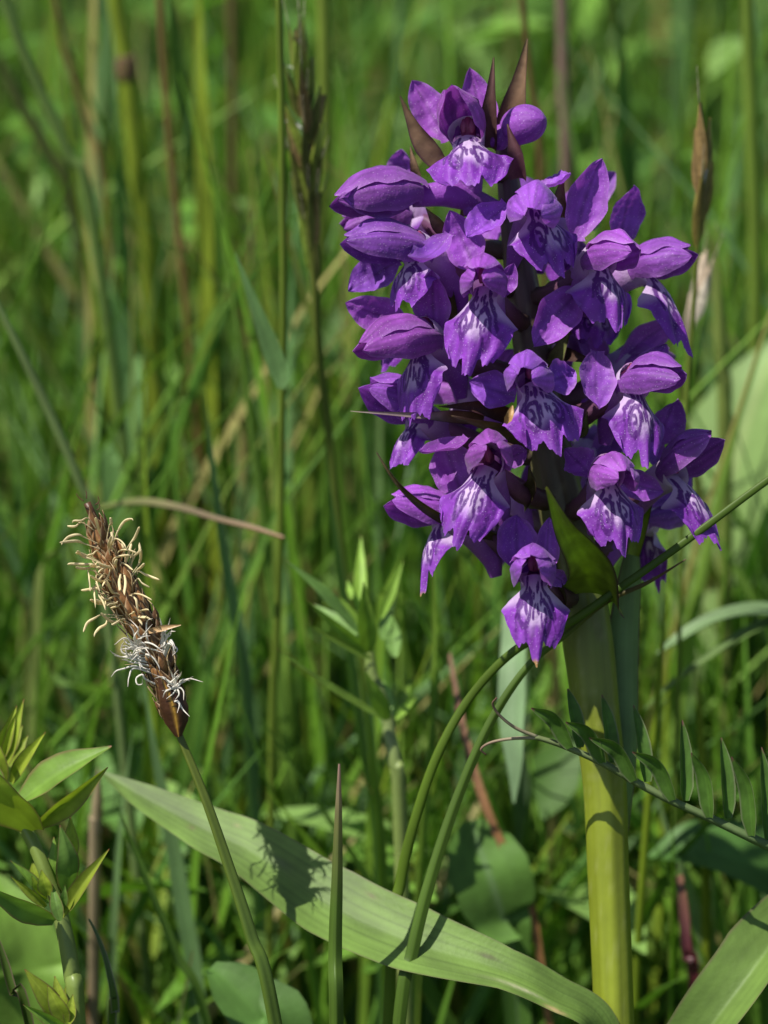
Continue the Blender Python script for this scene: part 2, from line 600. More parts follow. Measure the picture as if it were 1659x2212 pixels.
def keep_clear(mind):
    """true for blades that do not stand in front of the flower head"""
    def fn(V):
        x, y, z = to_px(V.reshape(-1, 3))
        x, y, z = (a.reshape(len(V), -1) for a in (x, y, z))
        infr = (x > -150) & (x < 1810) & (y > -100) & (y < 2312)
        blocked = (infr & (z < DIST + mind)).any(1)
        # nor between the sun and the flower head
        t = (V[..., 0] - 0.018) / sdir[0]
        hy, hz = V[..., 1] - sdir[1] * t, V[..., 2] - sdir[2] * t
        shade = (t > 0) & (np.abs(hy) < .03) & (hz > .05) & (hz < .24)
        t = (V[..., 0] + 0.036) / sdir[0]
        hy, hz = V[..., 1] - sdir[1] * t, V[..., 2] - sdir[2] * t
        shade2 = (t > 0) & (np.abs(hy + .004) < .016) & (hz > .09) & (hz < .165)
        return ~(blocked | shade.any(1) | shade2.any(1))
    return fn


mass = MB()
mass.add(*grass_mass(13000, 0.03, 0.5, (.04, .14), (.0010, .0034), .16, 5, 11, clear=keep_clear(.03)))
mass.add(*grass_mass(9000, 0.05, 0.7, (.10, .20), (.0010, .0030), .14, 6, 12, bend=(.03, .4), clear=keep_clear(.05)))
mass.add(*grass_mass(26000, 0.30, 2.6, (.06, .20), (.0014, .0042), .3, 4, 13, bend=(.1, .8), keel=False))
mass.add(*grass_mass(800, 0.12, 1.6, (.22, .40), (.0010, .0026), .08, 8, 14, bend=(.02, .25), clear=keep_clear(.09)))
mass.add(*grass_mass(2500, -.30, 0.06, (.02, .07), (.0018, .004), .25, 4, 15, clear=keep_clear(.03)))
mo = mass.build('meadow_grass', M_GRASS)
mo['kind'] = 'stuff'
tag(mo, 'dense green meadow grass filling the blurred background behind the orchid', 'grass')

under = MB()
BROAD = np.array([[.10, .20, .032], [.08, .17, .035], [.13, .24, .045], [.17, .27, .085], [.065, .14, .022]])


BROAD = BROAD * np.array([.85, .92, .7])


def leaf_mass(n, ymin, ymax, zr, ln, wd, seed, pal, clear=None):
    r = np.random.default_rng(seed)
    y = ymin + (ymax - ymin) * r.uniform(0, 1, n) ** 1.2
    x = r.uniform(-1, 1, n) * (0.16 + 0.30 * np.maximum(y + .2, 0))
    z = r.uniform(zr[0], zr[1], n)
    L = r.uniform(ln[0], ln[1], n)
    Wd = L * r.uniform(wd[0], wd[1], n)
    az = r.uniform(0, 6.283, n)
    el = r.uniform(-.3, 1.1, n)
    d = np.stack([np.cos(az) * np.cos(el), np.sin(az) * np.cos(el), np.sin(el)], 1)
    side = np.stack([-np.sin(az), np.cos(az), r.normal(0, .3, n)], 1)
    side /= np.linalg.norm(side, axis=1)[:, None]
    nn = np.cross(d, side)
    seg = 5
    s = np.linspace(0, 1, seg + 1)
    w = np.array([.12, .75, 1, .85, .5, .04])
    c = np.stack([x, y, z], 1)[:, None, :] + d[:, None, :] * (L[:, None] * s)[..., None] - np.array([0, 0, 1]) * (L[:, None] * .25 * s ** 2)[..., None]
    V = np.zeros((n, seg + 1, 3, 3))
    for k, t in enumerate((-1, 0, 1)):
        V[:, :, k] = c + side[:, None, :] * (t * .5 * Wd[:, None] * w)[..., None] + nn[:, None, :] * (abs(t) * .15 * Wd[:, None] * w)[..., None]
    ok = clear(V.reshape(n, -1, 3)) if clear else np.ones(n, bool)
    V = V[ok]
    C = np.repeat((pal[r.integers(0, len(pal), n)] * 1.15 * r.uniform(.65, 1.35, (n, 1)))[ok][:, None, :], (seg + 1) * 3, 1)
    F = (grid_faces(seg + 1, 3)[None] + (np.arange(len(V)) * (seg + 1) * 3)[:, None, None]).reshape(-1, 4)
    return V.reshape(-1, 3), F, C.reshape(-1, 3)


under.add(*leaf_mass(3600, .04, .6, (.005, .10), (.008, .028), (.2, .45), 21, BROAD, keep_clear(.045)))
under.add(*leaf_mass(6000, .15, .8, (.05, .17), (.006, .02), (.15, .4), 24, BROAD, keep_clear(.12)))
under.add(*leaf_mass(18000, .30, 2.4, (.03, .21), (.008, .03), (.15, .45), 22, BROAD))
uo = under.build('undergrowth_leaves', M_LEAF)
uo['kind'] = 'stuff'
tag(uo, 'small broad leaves of low herbs growing among the blurred grass', 'undergrowth')
lit = MB()
STRAW = np.array([[.26, .19, .10], [.20, .13, .07], [.30, .24, .14], [.13, .08, .045]])
lit.add(*leaf_mass(1500, .02, .7, (.0, .05), (.015, .05), (.05, .14), 23, STRAW, keep_clear(.05)))
lo = lit.build('dead_grass_litter', M_DRY)
lo['kind'] = 'stuff'
tag(lo, 'brown and straw coloured dead bits lying between the grass bases', 'litter')

# ------------------------------------------------------------------ the orchid
AXP = [(60, 1062), (330, 1090), (620, 1128), (950, 1182), (1250, 1247), (1400, 1271), (1700, 1306), (2212, 1326), (2700, 1338)]
AXR = [(60, .5), (250, .8), (400, 1.3), (620, 1.9), (950, 2.5), (1250, 2.85), (1400, 2.85), (1600, 2.55), (1800, 2.35), (2212, 2.25), (2700, 2.3)]
Y0, Y1 = 240, 4000


def axis_px(y):
    return float(np.interp(y, [a for a, _ in AXP], [b for _, b in AXP]))


def axis_pt(y):
    return P(axis_px(y), y, 0)


BASE = axis_pt(2700)
# carry the stem on down to the soil
foot = axis_pt(2700) + (axis_pt(2700) - axis_pt(2212)) * 1.0
foot[2] = 0.0
orchid = thing('orchid', 'purple orchid with a dense flower spike on a thick yellow-green stem', 'orchid', foot)

S_TOP, S_MID, S_LOW = np.array([.070, .030, .055]), np.array([.085, .085, .025]), np.array([.185, .225, .016])
ys = [240, 400, 620, 800, 950, 1100, 1250, 1400, 1550, 1700, 1900, 2212, 2700]
pts = [axis_pt(y) for y in ys] + [foot + np.array([0, 0, .03]), foot]
rr = [float(np.interp(y, [a for a, _ in AXR], [b for _, b in AXR])) * .001 for y in ys] + [.0024, .0024]
cc = []
for y in ys:
    if y < 1250:
        k = (y - 240) / 1010
        cc.append(S_TOP * (1 - k) + S_MID * k)
    else:
        k = min(1, (y - 1250) / 500)
        cc.append(np.array([.115, .145, .022]) * (1 - k) + S_LOW * k)
cc += [S_LOW, np.array([.3, .32, .12])]
V, F, C = tube(pts, rr, cc, n=150, sides=56, ribs=9, rib_amp=0.016, twist=.5)
zz, gg_ = np.repeat(np.linspace(0, 1, 150), 56), np.tile(np.linspace(0, 2 * math.pi, 56, endpoint=False), 150)
zz, gg_ = np.append(zz, [0, 1]), np.append(gg_, [0, 0])
st = vnoise(np.stack([np.cos(gg_) * 5, np.sin(gg_) * 5, zz * 9], 1), 71)
sp = vnoise(np.stack([np.cos(gg_) * 9, np.sin(gg_) * 9, zz * 70], 1), 72)
C = C * (1 + .16 * st + .03 * np.cos(gg_ * 18))[:, None]
e = (sm(.45, .8, sp) * .35 * sm(.8, .2, zz))[:, None]
C = C * (1 - e) + np.array([.10, .05, .045]) * e
e = (sm(.62, .75, vnoise(np.stack([np.cos(gg_) * 3, np.sin(gg_) * 3, zz * 190], 1), 73)) * .12)[:, None]
C = C * (1 - e) + np.array([.36, .36, .16]) * e
MB().add(V, F, C).build('stem', M_STEM, orchid)


def flower_frame(yaw, pitch, roll=0):
    yw, p, ro = map(math.radians, (yaw, pitch, roll))
    f = nz((-Fv * math.cos(yw) + Rv * math.sin(yw)) * math.cos(p) + Uv * math.sin(p))
    u = nz(Uv - f * (Uv @ f))
    r = np.cross(u, f)
    u2 = u * math.cos(ro) + r * math.sin(ro)
    return f, u2, np.cross(u2, f)


mm = 0.001


def flower(seed, O, T, lw, yaw, H, sep=(), pitch=5, roll=0, axis_y=None, fold=1.0, pale=1.0, hoodw=1.0, has_lip=True, ov=True, shade=1.0):
    r = np.random.default_rng(seed)
    O3, T3, H3 = P(*O), P(*T), P(*H)
    f, u, rt = flower_frame(yaw, pitch, roll)
    h = holder('flower', orchid)
    vio = VIO * r.uniform(.80, 1.14) * np.array([r.uniform(.86, 1.12), 1, r.uniform(.92, 1.1)]) * shade
    hoodw = hoodw * r.uniform(.80, .98)
    dn = nz(T3 - O3)
    n = nz(f - dn * (f @ dn))
    lr = np.cross(-dn, n)
    if has_lip:
        MB().add(*lip(O3 + n * .6 * mm, T3, lw * mm, f + u * .25, seed, fold, pale, 1.0 if seed in (13, 14) else 0.0)).build('lip', M_LIP, h)
        # throat and spur: a hollow horn running back and down from the mouth
        q = [O3 + n * 1.0 * mm - dn * .4 * mm, O3 - f * .4 * mm + u * .5 * mm, O3 - f * 3 * mm - u * .6 * mm, O3 - f * 6.0 * mm - u * 3.2 * mm, O3 - f * 7.0 * mm - u * 5.5 * mm]
        MB().add(*tube(q, [2.15 * mm, 1.9 * mm, 1.65 * mm, 1.3 * mm, .7 * mm],
                       [(.72, .62, .80), (.55, .40, .62), (.34, .14, .46), VIO, VIO * .9], n=22, sides=18, cap=False, flat=.92)).build('spur', M_PETAL, h)
        # column with two pollen sacs
        b = O3 - f * .6 * mm + u * 1.3 * mm
        mbc = MB().add(*tube([b - f * .8 * mm, b + f * .5 * mm + u * .3 * mm, b + f * 1.1 * mm + u * 1.4 * mm], [.8 * mm, .85 * mm, .35 * mm],
                             [(.40, .12, .30), (.36, .08, .20), (.30, .05, .14)], n=10, sides=10))
        for sg in (-1, 1):
            c0 = b + f * 1.1 * mm + rt * sg * .45 * mm
            mbc.add(*tube([c0 - u * .7 * mm, c0 + u * .1 * mm, c0 + u * 1.0 * mm], [.18 * mm, .42 * mm, .2 * mm], [(.42, .10, .22), (.45, .16, .28), (.3, .05, .16)], n=8, sides=8))
        mbc.build('column', M_BRACT, h)
    # hood: back sepal over two petals leaning together
    hd = H3 - O3
    hl = np.linalg.norm(hd)
    hu = nz(u - nz(hd) * (u @ nz(hd)))
    hr = np.cross(hu, nz(hd))
    back = O3 - f * 1.6 * mm + u * 1.9 * mm
    MB().add(*petal(back, H3 + hu * .8 * mm, 5.5 * mm * hoodw, hu, bow=.16, cup=-.40, keel=-.28, a=.55, b=.58, base_w=.6, seed=seed + 1, col=vio, curl=.08, wav=.05, crump=.025, ns=22, nt=15)).build('upper_sepal', M_PETAL, h)
    for sg in (-1, 1):
        bs = O3 - f * 1.0 * mm + u * .7 * mm + rt * sg * 1.7 * mm
        tp = H3 + hr * sg * .7 * mm * r.uniform(.6, 1.5) - hu * r.uniform(.7, 1.5) * mm
        MB().add(*petal(bs, tp, 4.6 * mm * hoodw, hr * sg + hu * .35, bow=.16, cup=-.34, keel=-.2, a=.5, b=.6, base_w=.7, seed=seed + 3 + sg, col=vio * .97, wav=.06, crump=.025, ns=20)).build('petal', M_PETAL, h)
    sep = list(sep)
    for i, sp in enumerate(sep):
        tx, ty, td, w = sp[:4]
        tip = P(tx, ty, td)
        if len(sp) > 4 and sp[4] is not None:
            bs = P(*sp[4])
        else:
            sd_ = 1 if (tip - O3) @ rt > 0 else -1
            bs = O3 - f * 1.7 * mm + rt * sd_ * 1.3 * mm + u * .5 * mm
        nrm = sp[5] if len(sp) > 5 else None
        nv = (-Fv * 1.0 + f * .6 + rt * r.normal(0, .15)) if nrm is None else (-Fv * nrm[0] + Rv * nrm[1] + Uv * nrm[2])
        MB().add(*petal(bs, tip, w * mm, nv, bow=-.08 if nrm is None else -.12, cup=.42 * r.uniform(.7, 1.2), a=.66, b=.80, base_w=.4, crump=.042, curl=r.uniform(-.12, .1), seed=seed + 7 + i, col=vio * np.array([.95, 1, 1.04]),
                        wav=.07, side_bow=r.uniform(-.05, .05), ns=24, nt=13)).build('side_sepal', M_PETAL, h)
    if ov:
        ay = axis_y if axis_y else O[1] + 75
        A = axis_pt(ay)
        mid = .5 * (A + O3) - f * 1.0 * mm - u * .9 * mm
        MB().add(*tube([A, mid, O3 - f * 1.6 * mm + u * .6 * mm], [.9 * mm, 1.25 * mm, .8 * mm], [(.075, .075, .03), (.14, .06, .09), (.24, .09, .22)], n=16, sides=14, ribs=6, rib_amp=.1, twist=2.2)).build('ovary', M_BRACT, h)
    return h


FL = [
    # seed, throat, lip tip, lip width, yaw, hood tip, side sepals
    dict(seed=1, O=(1010, 302, -7), T=(1022, 408, -12), lw=9.6, yaw=-6, pitch=28, H=(975, 182, -11), sep=[(890, 172, -4, 4.6, (968, 305, -5)), (1016, 149, -3, 4.4, (1052, 305, -5))], hoodw=.95, fold=.7),
    dict(seed=20, O=(862, 470, 5), T=(905, 535, 6), lw=6, yaw=-75, H=(738, 468, 2), sep=[(866, 322, 3, 4.2, (880, 400, 5))]),
    dict(seed=3, O=(905, 553, -8), T=(862, 676, -10), lw=7.2, yaw=-48, H=(742, 506, -12), sep=[(880, 566, -14, 3.6, (972, 506, -9), (1, -.2, .8)), (752, 628, -7, 4.4, (862, 562, -5))]),
    dict(seed=4, O=(1158, 452, -9), T=(1212, 605, -13), lw=7.6, yaw=12, roll=12, H=(1152, 448, -19), sep=[(1008, 512, -13, 4.2, (1095, 440, -9), (1, -.1, .7)), (1234, 376, -7, 3.8, (1165, 400, -5), (.6, 0, 1))], hoodw=1.1),
    dict(seed=5, O=(1292, 572, -7), T=(1330, 722, -10), lw=7.6, yaw=32, H=(1370, 524, -14), sep=[(1302, 342, -5, 5.2, (1243, 520, -5)), (1158, 746, -10, 5.2, (1255, 626, -7))]),
    dict(seed=6, O=(1385, 592, -2), T=(1482, 778, -4), lw=6.4, yaw=66, H=(1495, 532, -5), sep=[(1364, 396, -2, 4.6, (1338, 530, 0)), (1410, 606, 1, 2.6)]),
    dict(seed=18, O=(1282, 655, 1), T=(1288, 756, -2), lw=6.6, yaw=15, H=(1310, 640, -4)),
    dict(seed=7, O=(1050, 625, -12), T=(1008, 822, -16), lw=7.9, yaw=-12, H=(1035, 578, -20), sep=[(972, 455, -6, 5.0, (1032, 585, -7)), (1110, 568, -11, 2.4, (1085, 640, -10))]),
    dict(seed=21, O=(862, 735, 4), T=(832, 806, 3), lw=5, yaw=-60, H=(790, 720, 2)),
    dict(seed=8, O=(920, 738, -8), T=(893, 924, -11), lw=6.5, yaw=-38, H=(774, 738, -15), sep=[(934, 578, -11, 4.4, (940, 728, -7)), (747, 655, -8, 4.4, (880, 700, -6))]),
    dict(seed=9, O=(908, 914, -3), T=(852, 1018, -6), lw=5.2, yaw=-55, H=(797, 815, -7), sep=[(872, 880, -9, 3.6, (905, 900, -5))]),
    dict(seed=10, O=(1152, 830, -12), T=(1205, 988, -16), lw=9.2, yaw=4, H=(1132, 792, -20), sep=[(1013, 824, -8, 4.6, (1115, 855, -8)), (1244, 800, -8, 4.4)]),
    dict(seed=11, O=(1365, 838, -8), T=(1392, 1020, -12), lw=7.0, yaw=24, H=(1474, 792, -14), sep=[(1293, 888, -12, 4.6, (1288, 758, -7)), (1436, 745, -4, 4)]),
    dict(seed=12, O=(1050, 1012, -12), T=(985, 1192, -16), lw=7.7, yaw=-14, roll=-6, H=(1060, 955, -20), sep=[(906, 968, -12, 3.2, (1010, 945, -9), (.5, 0, 1)), (1002, 1085, -9, 5.4, (958, 955, -7)), (1140, 972, -10, 2.8)]),
    dict(seed=13, O=(962, 1128, -4), T=(922, 1292, -7), lw=5.2, yaw=-62, H=(843, 1068, -7), sep=[(1010, 1040, 0, 4.4)], axis_y=1230),
    dict(seed=15, O=(1310, 1035, -11), T=(1345, 1205, -14), lw=7.4, yaw=10, H=(1352, 1018, -18), sep=[(1436, 1062, -7, 3.6), (1222, 975, -7, 4.2)]),
    dict(seed=16, O=(1450, 1035, -4), T=(1548, 1195, -7), lw=6.8, yaw=48, H=(1540, 930, -8), sep=[(1463, 857, -3, 4.6, (1418, 960, 0)), (1400, 950, 2, 3.6)], axis_y=1130),
    dict(seed=14, O=(1156, 1245, -13), T=(1157, 1440, -16), lw=7.4, yaw=0, H=(1145, 1203, -19), sep=[(1118, 1108, -8, 5.2), (1186, 1118, -10, 3), (1226, 1262, -9, 2.2)], axis_y=1290),
]
for d in FL:
    flower(**d)
# flowers at the back of the spike, hidden from here but part of the head
for k, (yy, yw) in enumerate([(480, 150), (560, -140), (700, 170), (800, 120), (860, -130), (990, 160), (1080, -150), (1130, 130)]):
    A = axis_px(yy)
    rx = 11.5 * math.sin(math.radians(yw))
    rd = -10.5 * math.cos(math.radians(yw))
    ox = A + rx / KPX * mm
    hx = 6 * math.sin(math.radians(yw)) / KPX * mm
    hd_ = -6 * math.cos(math.radians(yw))
    flower(60 + k, (ox, yy, rd), (ox + hx * .3, yy + 150, rd + hd_ * .3), 7, yw, (ox + hx, yy - 45, rd + hd_),
           [(ox - 110, yy - 110, rd, 4.4), (ox + 110, yy - 110, rd, 4.4)])


def bud(base, tip, w, seed, col=VIO):
    """closed bud: three tepals folded over one another"""
    b, t = P(*base), P(*tip)
    h = holder('flower_bud', orchid)
    ax = nz(t - b)
    e1 = nz(np.cross(ax, Fv))
    e2 = np.cross(ax, e1)
    L = np.linalg.norm(t - b)
    for k in range(3):
        a0 = 2 * math.pi * k / 3 + seed
        s = np.linspace(0, 1, 22)
        g = np.linspace(-1.25, 1.25, 15)
        V = []
        for si in s:
            rr_ = w * .5 * mm * prof(np.array([si]), .42, .55, .35)[0]
            gg = a0 + g * (1 - .15 * si)
            rad = rr_ * (1 + .07 * np.cos(g * 1.2) + .03 * np.sin(si * 9 + k) - .05 * (np.abs(g) > 1.2))
            V.append(b + ax * (L * si) + (np.cos(gg) * rad)[:, None] * e1 + (np.sin(gg) * rad)[:, None] * e2)
        V = np.array(V).reshape(-1, 3)
        G = np.tile(g, 22)
        C = col * (1 + .13 * vnoise(np.stack([np.repeat(s, 15) * 6, G * 2], 1), seed + k) - .18 * np.cos(G * 12) ** 8)[:, None]
        MB().add(V, grid_faces(22, 15), C).build('tepal', M_PETAL, h)
    return h


flower(30, (888, 424, -6), (868, 520, -9), 5, -72, (721, 418, -12), [(733, 428, -13, 4.4, (885, 440, -8)), (745, 436, -6, 3.8, (880, 430, -1))], has_lip=False, ov=False, hoodw=1.12, pitch=0)
MB().add(*tube([axis_pt(470), P(985, 420, -4), P(890, 425, -5)], [.9 * mm, 1.5 * mm, 1.1 * mm], [(.20, .06, .26), VIO, VIO], n=16, sides=14, ribs=5, rib_amp=.07)).build('ovary', M_PETAL, orchid)
bud((1092, 282, -4), (1174, 256, -8), 4.2, 2)
bud((1068, 318, -4), (1092, 272, -6), 2.4, 3, VIO * .9)

# bracts
BR, BR_G = np.array([.23, .145, .085]), np.array([.26, .36, .03])
BEDGE = (.075, .022, .05)


def bract(pts, w, c0=BR, c1=None, normal=None, seed=0, cup=.5, tipc=(.17, .12, .07), shp=(.8, 1, .97, .8, .5, .26, .05)):
    q = [P(*p) for p in pts]
    c1 = c0 if c1 is None else c1
    nv = -Fv - Rv * .45 if normal is None else normal
    return MB().add(*blade(q, [w * mm * k for k in shp], nv, [c1, c1, c0, c0], n=26, m=11, cup=cup, thick=.00025, seed=seed,
                           stripe=.08, edge=BEDGE, mottle=.22, tipcol=tipc, tip_at=.88, wav=.04)).build('bract', M_BRACT, orchid)


bract([(948, 350, -4), (905, 290, -5), (864, 208, -6)], 2.6, seed=1, cup=.45)
bract([(1062, 320, -5), (1062, 230, -8), (1066, 124, -9)], 2.2, c0=np.array([.12, .06, .055]), seed=2, cup=.7)
bract([(1100, 330, 0), (1118, 220, -2), (1139, 84, -4)], 3.6, seed=3, cup=.6)
bract([(1125, 385, -7), (1116, 330, -9), (1096, 268, -9)], 2.4, c0=np.array([.12, .05, .06]), seed=4, cup=.7)
bract([(905, 390, 0), (895, 355, -1), (886, 315, -1)], 1.2, seed=5)
bract([(960, 500, -4), (940, 475, -5), (920, 450, -5)], 1.6, seed=6)
bract([(1015, 560, -2), (1003, 500, -2), (997, 440, -3)], 1.7, seed=7)
bract([(1215, 470, -4), (1212, 420, -5), (1218, 372, -5)], 1.6, seed=8)
bract([(975, 700, -4), (972, 640, -5), (960, 575, -6)], 2.0, c0=np.array([.09, .06, .02]), seed=9)
bract([(1045, 905, -4), (975, 900, -9), (915, 898, -11), (758, 888, -14)], 1.5, c0=np.array([.34, .25, .26]), c1=np.array([.14, .08, .04]), seed=10, cup=.4, tipc=(.5, .42, .36))
bract([(1150, 950, -3), (1075, 925, -10), (977, 899, -16)], 2.2, c0=np.array([.13, .105, .03]), seed=11)
bract([(1130, 905, 0), (1040, 880, -6), (950, 878, -9)], 2.0, c0=np.array([.10, .05, .04]), seed=12)
bract([(1105, 1165, 0), (1000, 1135, -9), (925, 1100, -14), (860, 1045, -17), (813, 978, -18)], 1.3, c0=np.array([.115, .085, .035]), seed=13, cup=.8)
bract([(1292, 1282, -4), (1276, 1222, -9), (1222, 1142, -15), (1181, 1054, -19)], 6.8, c0=BR_G, c1=np.array([.24, .31, .03]), normal=-Fv + Rv * -.3 + Uv * .25, seed=14, cup=.55, tipc=(.2, .2, .05), shp=(1.2, 1.1, .82, .58, .38, .2, .05))
bract([(1215, 940, 0), (1180, 900, -5), (1140, 930, -8)], 2.4, c0=np.array([.09, .06, .025]), seed=15)
bract([(1245, 905, -2), (1262, 930, -5), (1268, 890, -6)], 2.0, c0=np.array([.12, .14, .04]), seed=16)
bract([(1200, 760, 0), (1245, 770, -4), (1300, 790, -6)], 1.6, c0=np.array([.075, .04, .03]), seed=17)
bract([(1195, 800, -1), (1210, 760, -3), (1240, 690, -4)], 2.2, c0=np.array([.15, .17, .05]), seed=18)
bract([(1130, 1090, -3), (1150, 1050, -8), (1142, 1010, -10)], 2.2, c0=np.array([.085, .07, .025]), seed=19, tipc=(.05, .03, .015))
bract([(1230, 1290, -2), (1205, 1270, -8), (1195, 1190, -9)], 3.0, c0=np.array([.14, .11, .07]), seed=20)
bract([(1370, 1200, 0), (1400, 1080, 0), (1440, 1010, 0)], 2, c0=BR_G, seed=21)
MB().add(*blade([P(1092, 915, -17), P(1101, 897, -17.5), P(1107, 876, -17)], [.3 * mm, .9 * mm, .7 * mm, .15 * mm], -Fv, (.34, .20, .07), n=10, m=5, cup=.6, thick=.0002, seed=3)).build('withered_scrap', M_DRY, orchid)

# leaves of the orchid
LG = np.array([.102, .172, .032])
q = [P(1330, 2330, 0), P(1288, 2204, -3), P(1200, 2150, -4), P(1091, 2098, -4), P(888, 2035, -1), P(717, 1958, 4), P(546, 1842, 9), P(445, 1794, 12), P(308, 1722, 16), P(216, 1666, 19)]
V, F, C = blade(q, [3.6 * mm, 4.2 * mm, 4.6 * mm, 5.2 * mm, 8.5 * mm, 9.2 * mm, 7.0 * mm, 5.8 * mm, 3.4 * mm, .3 * mm], -Fv * .8 + Uv * .6 + Rv * -.1,
                [LG * .95, LG, LG * 1.05, LG * .97, LG, LG * .9], n=130, m=45, cup=.06, keel=.17, thick=.0003, wav=.04, seed=31, stripe=.06, nstripe=9,
                edge=(.12, .13, .05), edge_w=.05, mottle=.24)
ss, tt = np.tile(np.repeat(np.linspace(0, 1, 130), 45), 2), np.tile(np.tile(np.linspace(-1, 1, 45), 130), 2)
vein = sum(np.exp(-((tt - c0 - .02 * np.sin(ss * 11 + c0 * 9)) / .022) ** 2) for c0 in (-.62, -.33, 0, .29, .60))
C = C * (1 - .22 * vein)[:, None]
for s0, t0, rs, rt_, k, cb in ((.36, .35, .010, .10, .75, (.07, .06, .03)), (.29, -.55, .045, .10, .7, (.36, .36, .22)), (.215, -.85, .02, .12, .9, (.42, .28, .15)), (.44, -.1, .008, .08, .6, (.09, .07, .035)),
                               (.63, .2, .012, .12, .45, (.08, .09, .05)), (.80, -.2, .006, .12, .6, (.10, .07, .04)), (.72, .6, .008, .07, .5, (.30, .26, .12)), (.52, .7, .01, .06, .5, (.10, .08, .04))):
    w_ = np.exp(-((ss - s0) / rs) ** 2 - ((tt - t0) / rt_) ** 2) * (1 + .5 * vnoise(np.stack([ss * 160, tt * 9], 1), 5))
    w_ = np.clip(w_ * k, 0, 1)[:, None]
    C = C * (1 - w_) + np.array(cb) * w_
o = MB().add(V, F, C).build('leaf', M_GLAUC, orchid)
o['label'] = 'long pale leaf arching out to the left'
for k, (q, w) in enumerate([([P(1370, 2480, 2), P(1500, 2270, -2), P(1610, 2120, -2), P(1710, 1990, 2), P(1860, 1860, 8)], 7.5)]):
    MB().add(*blade(q, [4 * mm, 7 * mm, w * mm, 8 * mm, 6 * mm, .4 * mm], -Fv * .75 + Rv * -.45 + Uv * .35, [LG * .9, LG, LG], n=60, m=25, cup=.1, keel=.55, thick=.0003,
                    wav=.05, seed=33, stripe=.06, nstripe=7, edge=(.12, .12, .05), edge_w=.05)).build('leaf', M_GLAUC, orchid)
# sheathing leaf clasping the stem on its right
MB().add(*blade([P(1318, 1960, 1), P(1334, 1790, 1.2), P(1352, 1600, 2.0), P(1352, 1400, 3.0), P(1366, 1250, 3.6), P(1372, 1100, 4)], [3.0 * mm, 3.6 * mm, 3.9 * mm, 4.2 * mm, 3.0 * mm, .3 * mm],
                -Fv * .9 + Rv * .35, [(.17, .23, .03), (.12, .20, .06), (.12, .20, .06), (.13, .20, .05)], n=50, m=15, cup=-.5, thick=.0003, wav=.05, seed=35, stripe=.05,
                edge=(.10, .04, .05), edge_w=.07)).build('sheath_leaf', M_GLAUC, orchid)


# ------------------------------------------------------------------ helpers for the other plants
def at(px, py, y):
    """point of the ray through (px, py) on the upright plane world-y = y"""
    d = Fv + Rv * ((px - 829.5) * KPX / DIST) + Uv * ((1106 - py) * KPX / DIST)
    return CAM + d * ((y - CAM[1]) / d[1])


def to_ground(pts, pull=.6):
    """carry a list of points (top first) on down to the soil"""
    pts = [np.asarray(p) for p in pts]
    p, d = pts[-1], nz(pts[-1] - pts[-2])
    d = nz(d * (1 - pull) + np.array([0, 0, -1]) * pull)
    for _ in range(4):
        if p[2] < 0.002:
            break
        d = nz(d * .7 + np.array([0, 0, -1]) * .3)
        stepn = min(.05, p[2] / max(-d[2], .2))
        p = p + d * stepn
        pts.append(p)
    pts[-1] = np.array([pts[-1][0], pts[-1][1], 0.0])
    return pts


def fix_base(pts):
    b = np.array(pts[-1], float)
    b[2] = 0
    return b


def herb_leaf(parent, base, tip, w, col, bow=.08, normal=None, seed=0, cup=.25, keel=.15, name='leaf', mat=None, tipcol=(.20, .06, .05), tip_at=.95, sag=None,
              shape=(.35, .8, 1, .92, .66, .34, .05), mid=None, label=None, edge=None):
    b, t = np.asarray(base), np.asarray(tip)
    nv = -Fv if normal is None else normal
    m = .5 * (b + t) + nz(nv) * np.linalg.norm(t - b) * bow if mid is None else np.asarray(mid)
    o = MB().add(*blade([b, m, t], [w * mm * k for k in shape], nv, col, n=24, m=11, cup=cup, keel=keel, seed=seed, stripe=.07, nstripe=6, wav=.03,
                        mottle=.16, tipcol=tipcol, tip_at=tip_at, edge=edge, edge_w=.08)).build(name, mat or M_LEAF, parent)
    if label:
        o['label'] = label
    return o


# ------------------------------------------------------------------ the sedge
SD = -5.5


def zs(x, y, d):
    return P(60.6 + x * .2741, 1000.5 + y * .2741, d + SD)


stem_pts = [P(383, 1580, -3 + SD), P(440, 1720, -3 + SD), P(492, 1870, -2.5 + SD), P(540, 2020, -2 + SD), P(592, 2212, -1 + SD)]
full = to_ground(stem_pts, .2)
sedge = thing('sedge', 'brown flowering sedge spike with cream stamens on a thin green stem', 'sedge', fix_base(full))
MB().add(*tube(full, [.36 * mm, .5 * mm, .6 * mm, .72 * mm, .8 * mm, .9 * mm], [(.10, .13, .015), (.075, .125, .015), (.07, .12, .015)], n=70, sides=18, ribs=3, rib_amp=.22)).build('stem', M_STEM, sedge)
A0, A1 = P(384, 1584, -3 + SD), P(188, 1086, -3.5 + SD)
bend = P(310, 1335, -3 + SD)
axs = spline([A0, P(368, 1500, -3 + SD), P(334, 1411, -3 + SD), P(288, 1335, -3 + SD), P(260, 1270, -3 + SD), P(228, 1180, -3 + SD), A1], 60)


def ax_at(t):
    i = t * 59
    k = min(int(i), 58)
    return axs[k] * (1 - (i - k)) + axs[k + 1] * (i - k)


MB().add(*tube(list(axs[::6]) + [axs[-1]], [.4 * mm, .9 * mm, .8 * mm, .4 * mm], (.09, .04, .018), n=30, sides=12)).build('spike_axis', M_DRY, sedge)
radp = lambda t: np.interp(t, [0, .06, .15, .3, .42, .6, .72, .82, .92, 1], [.5, 1.45, 1.8, 1.7, 1.8, 2.0, 1.7, 1.15, .6, .3])
axd = nz(A1 - A0)
e1 = nz(np.cross(axd, Fv))
e2 = np.cross(axd, e1)
r = np.random.default_rng(5)


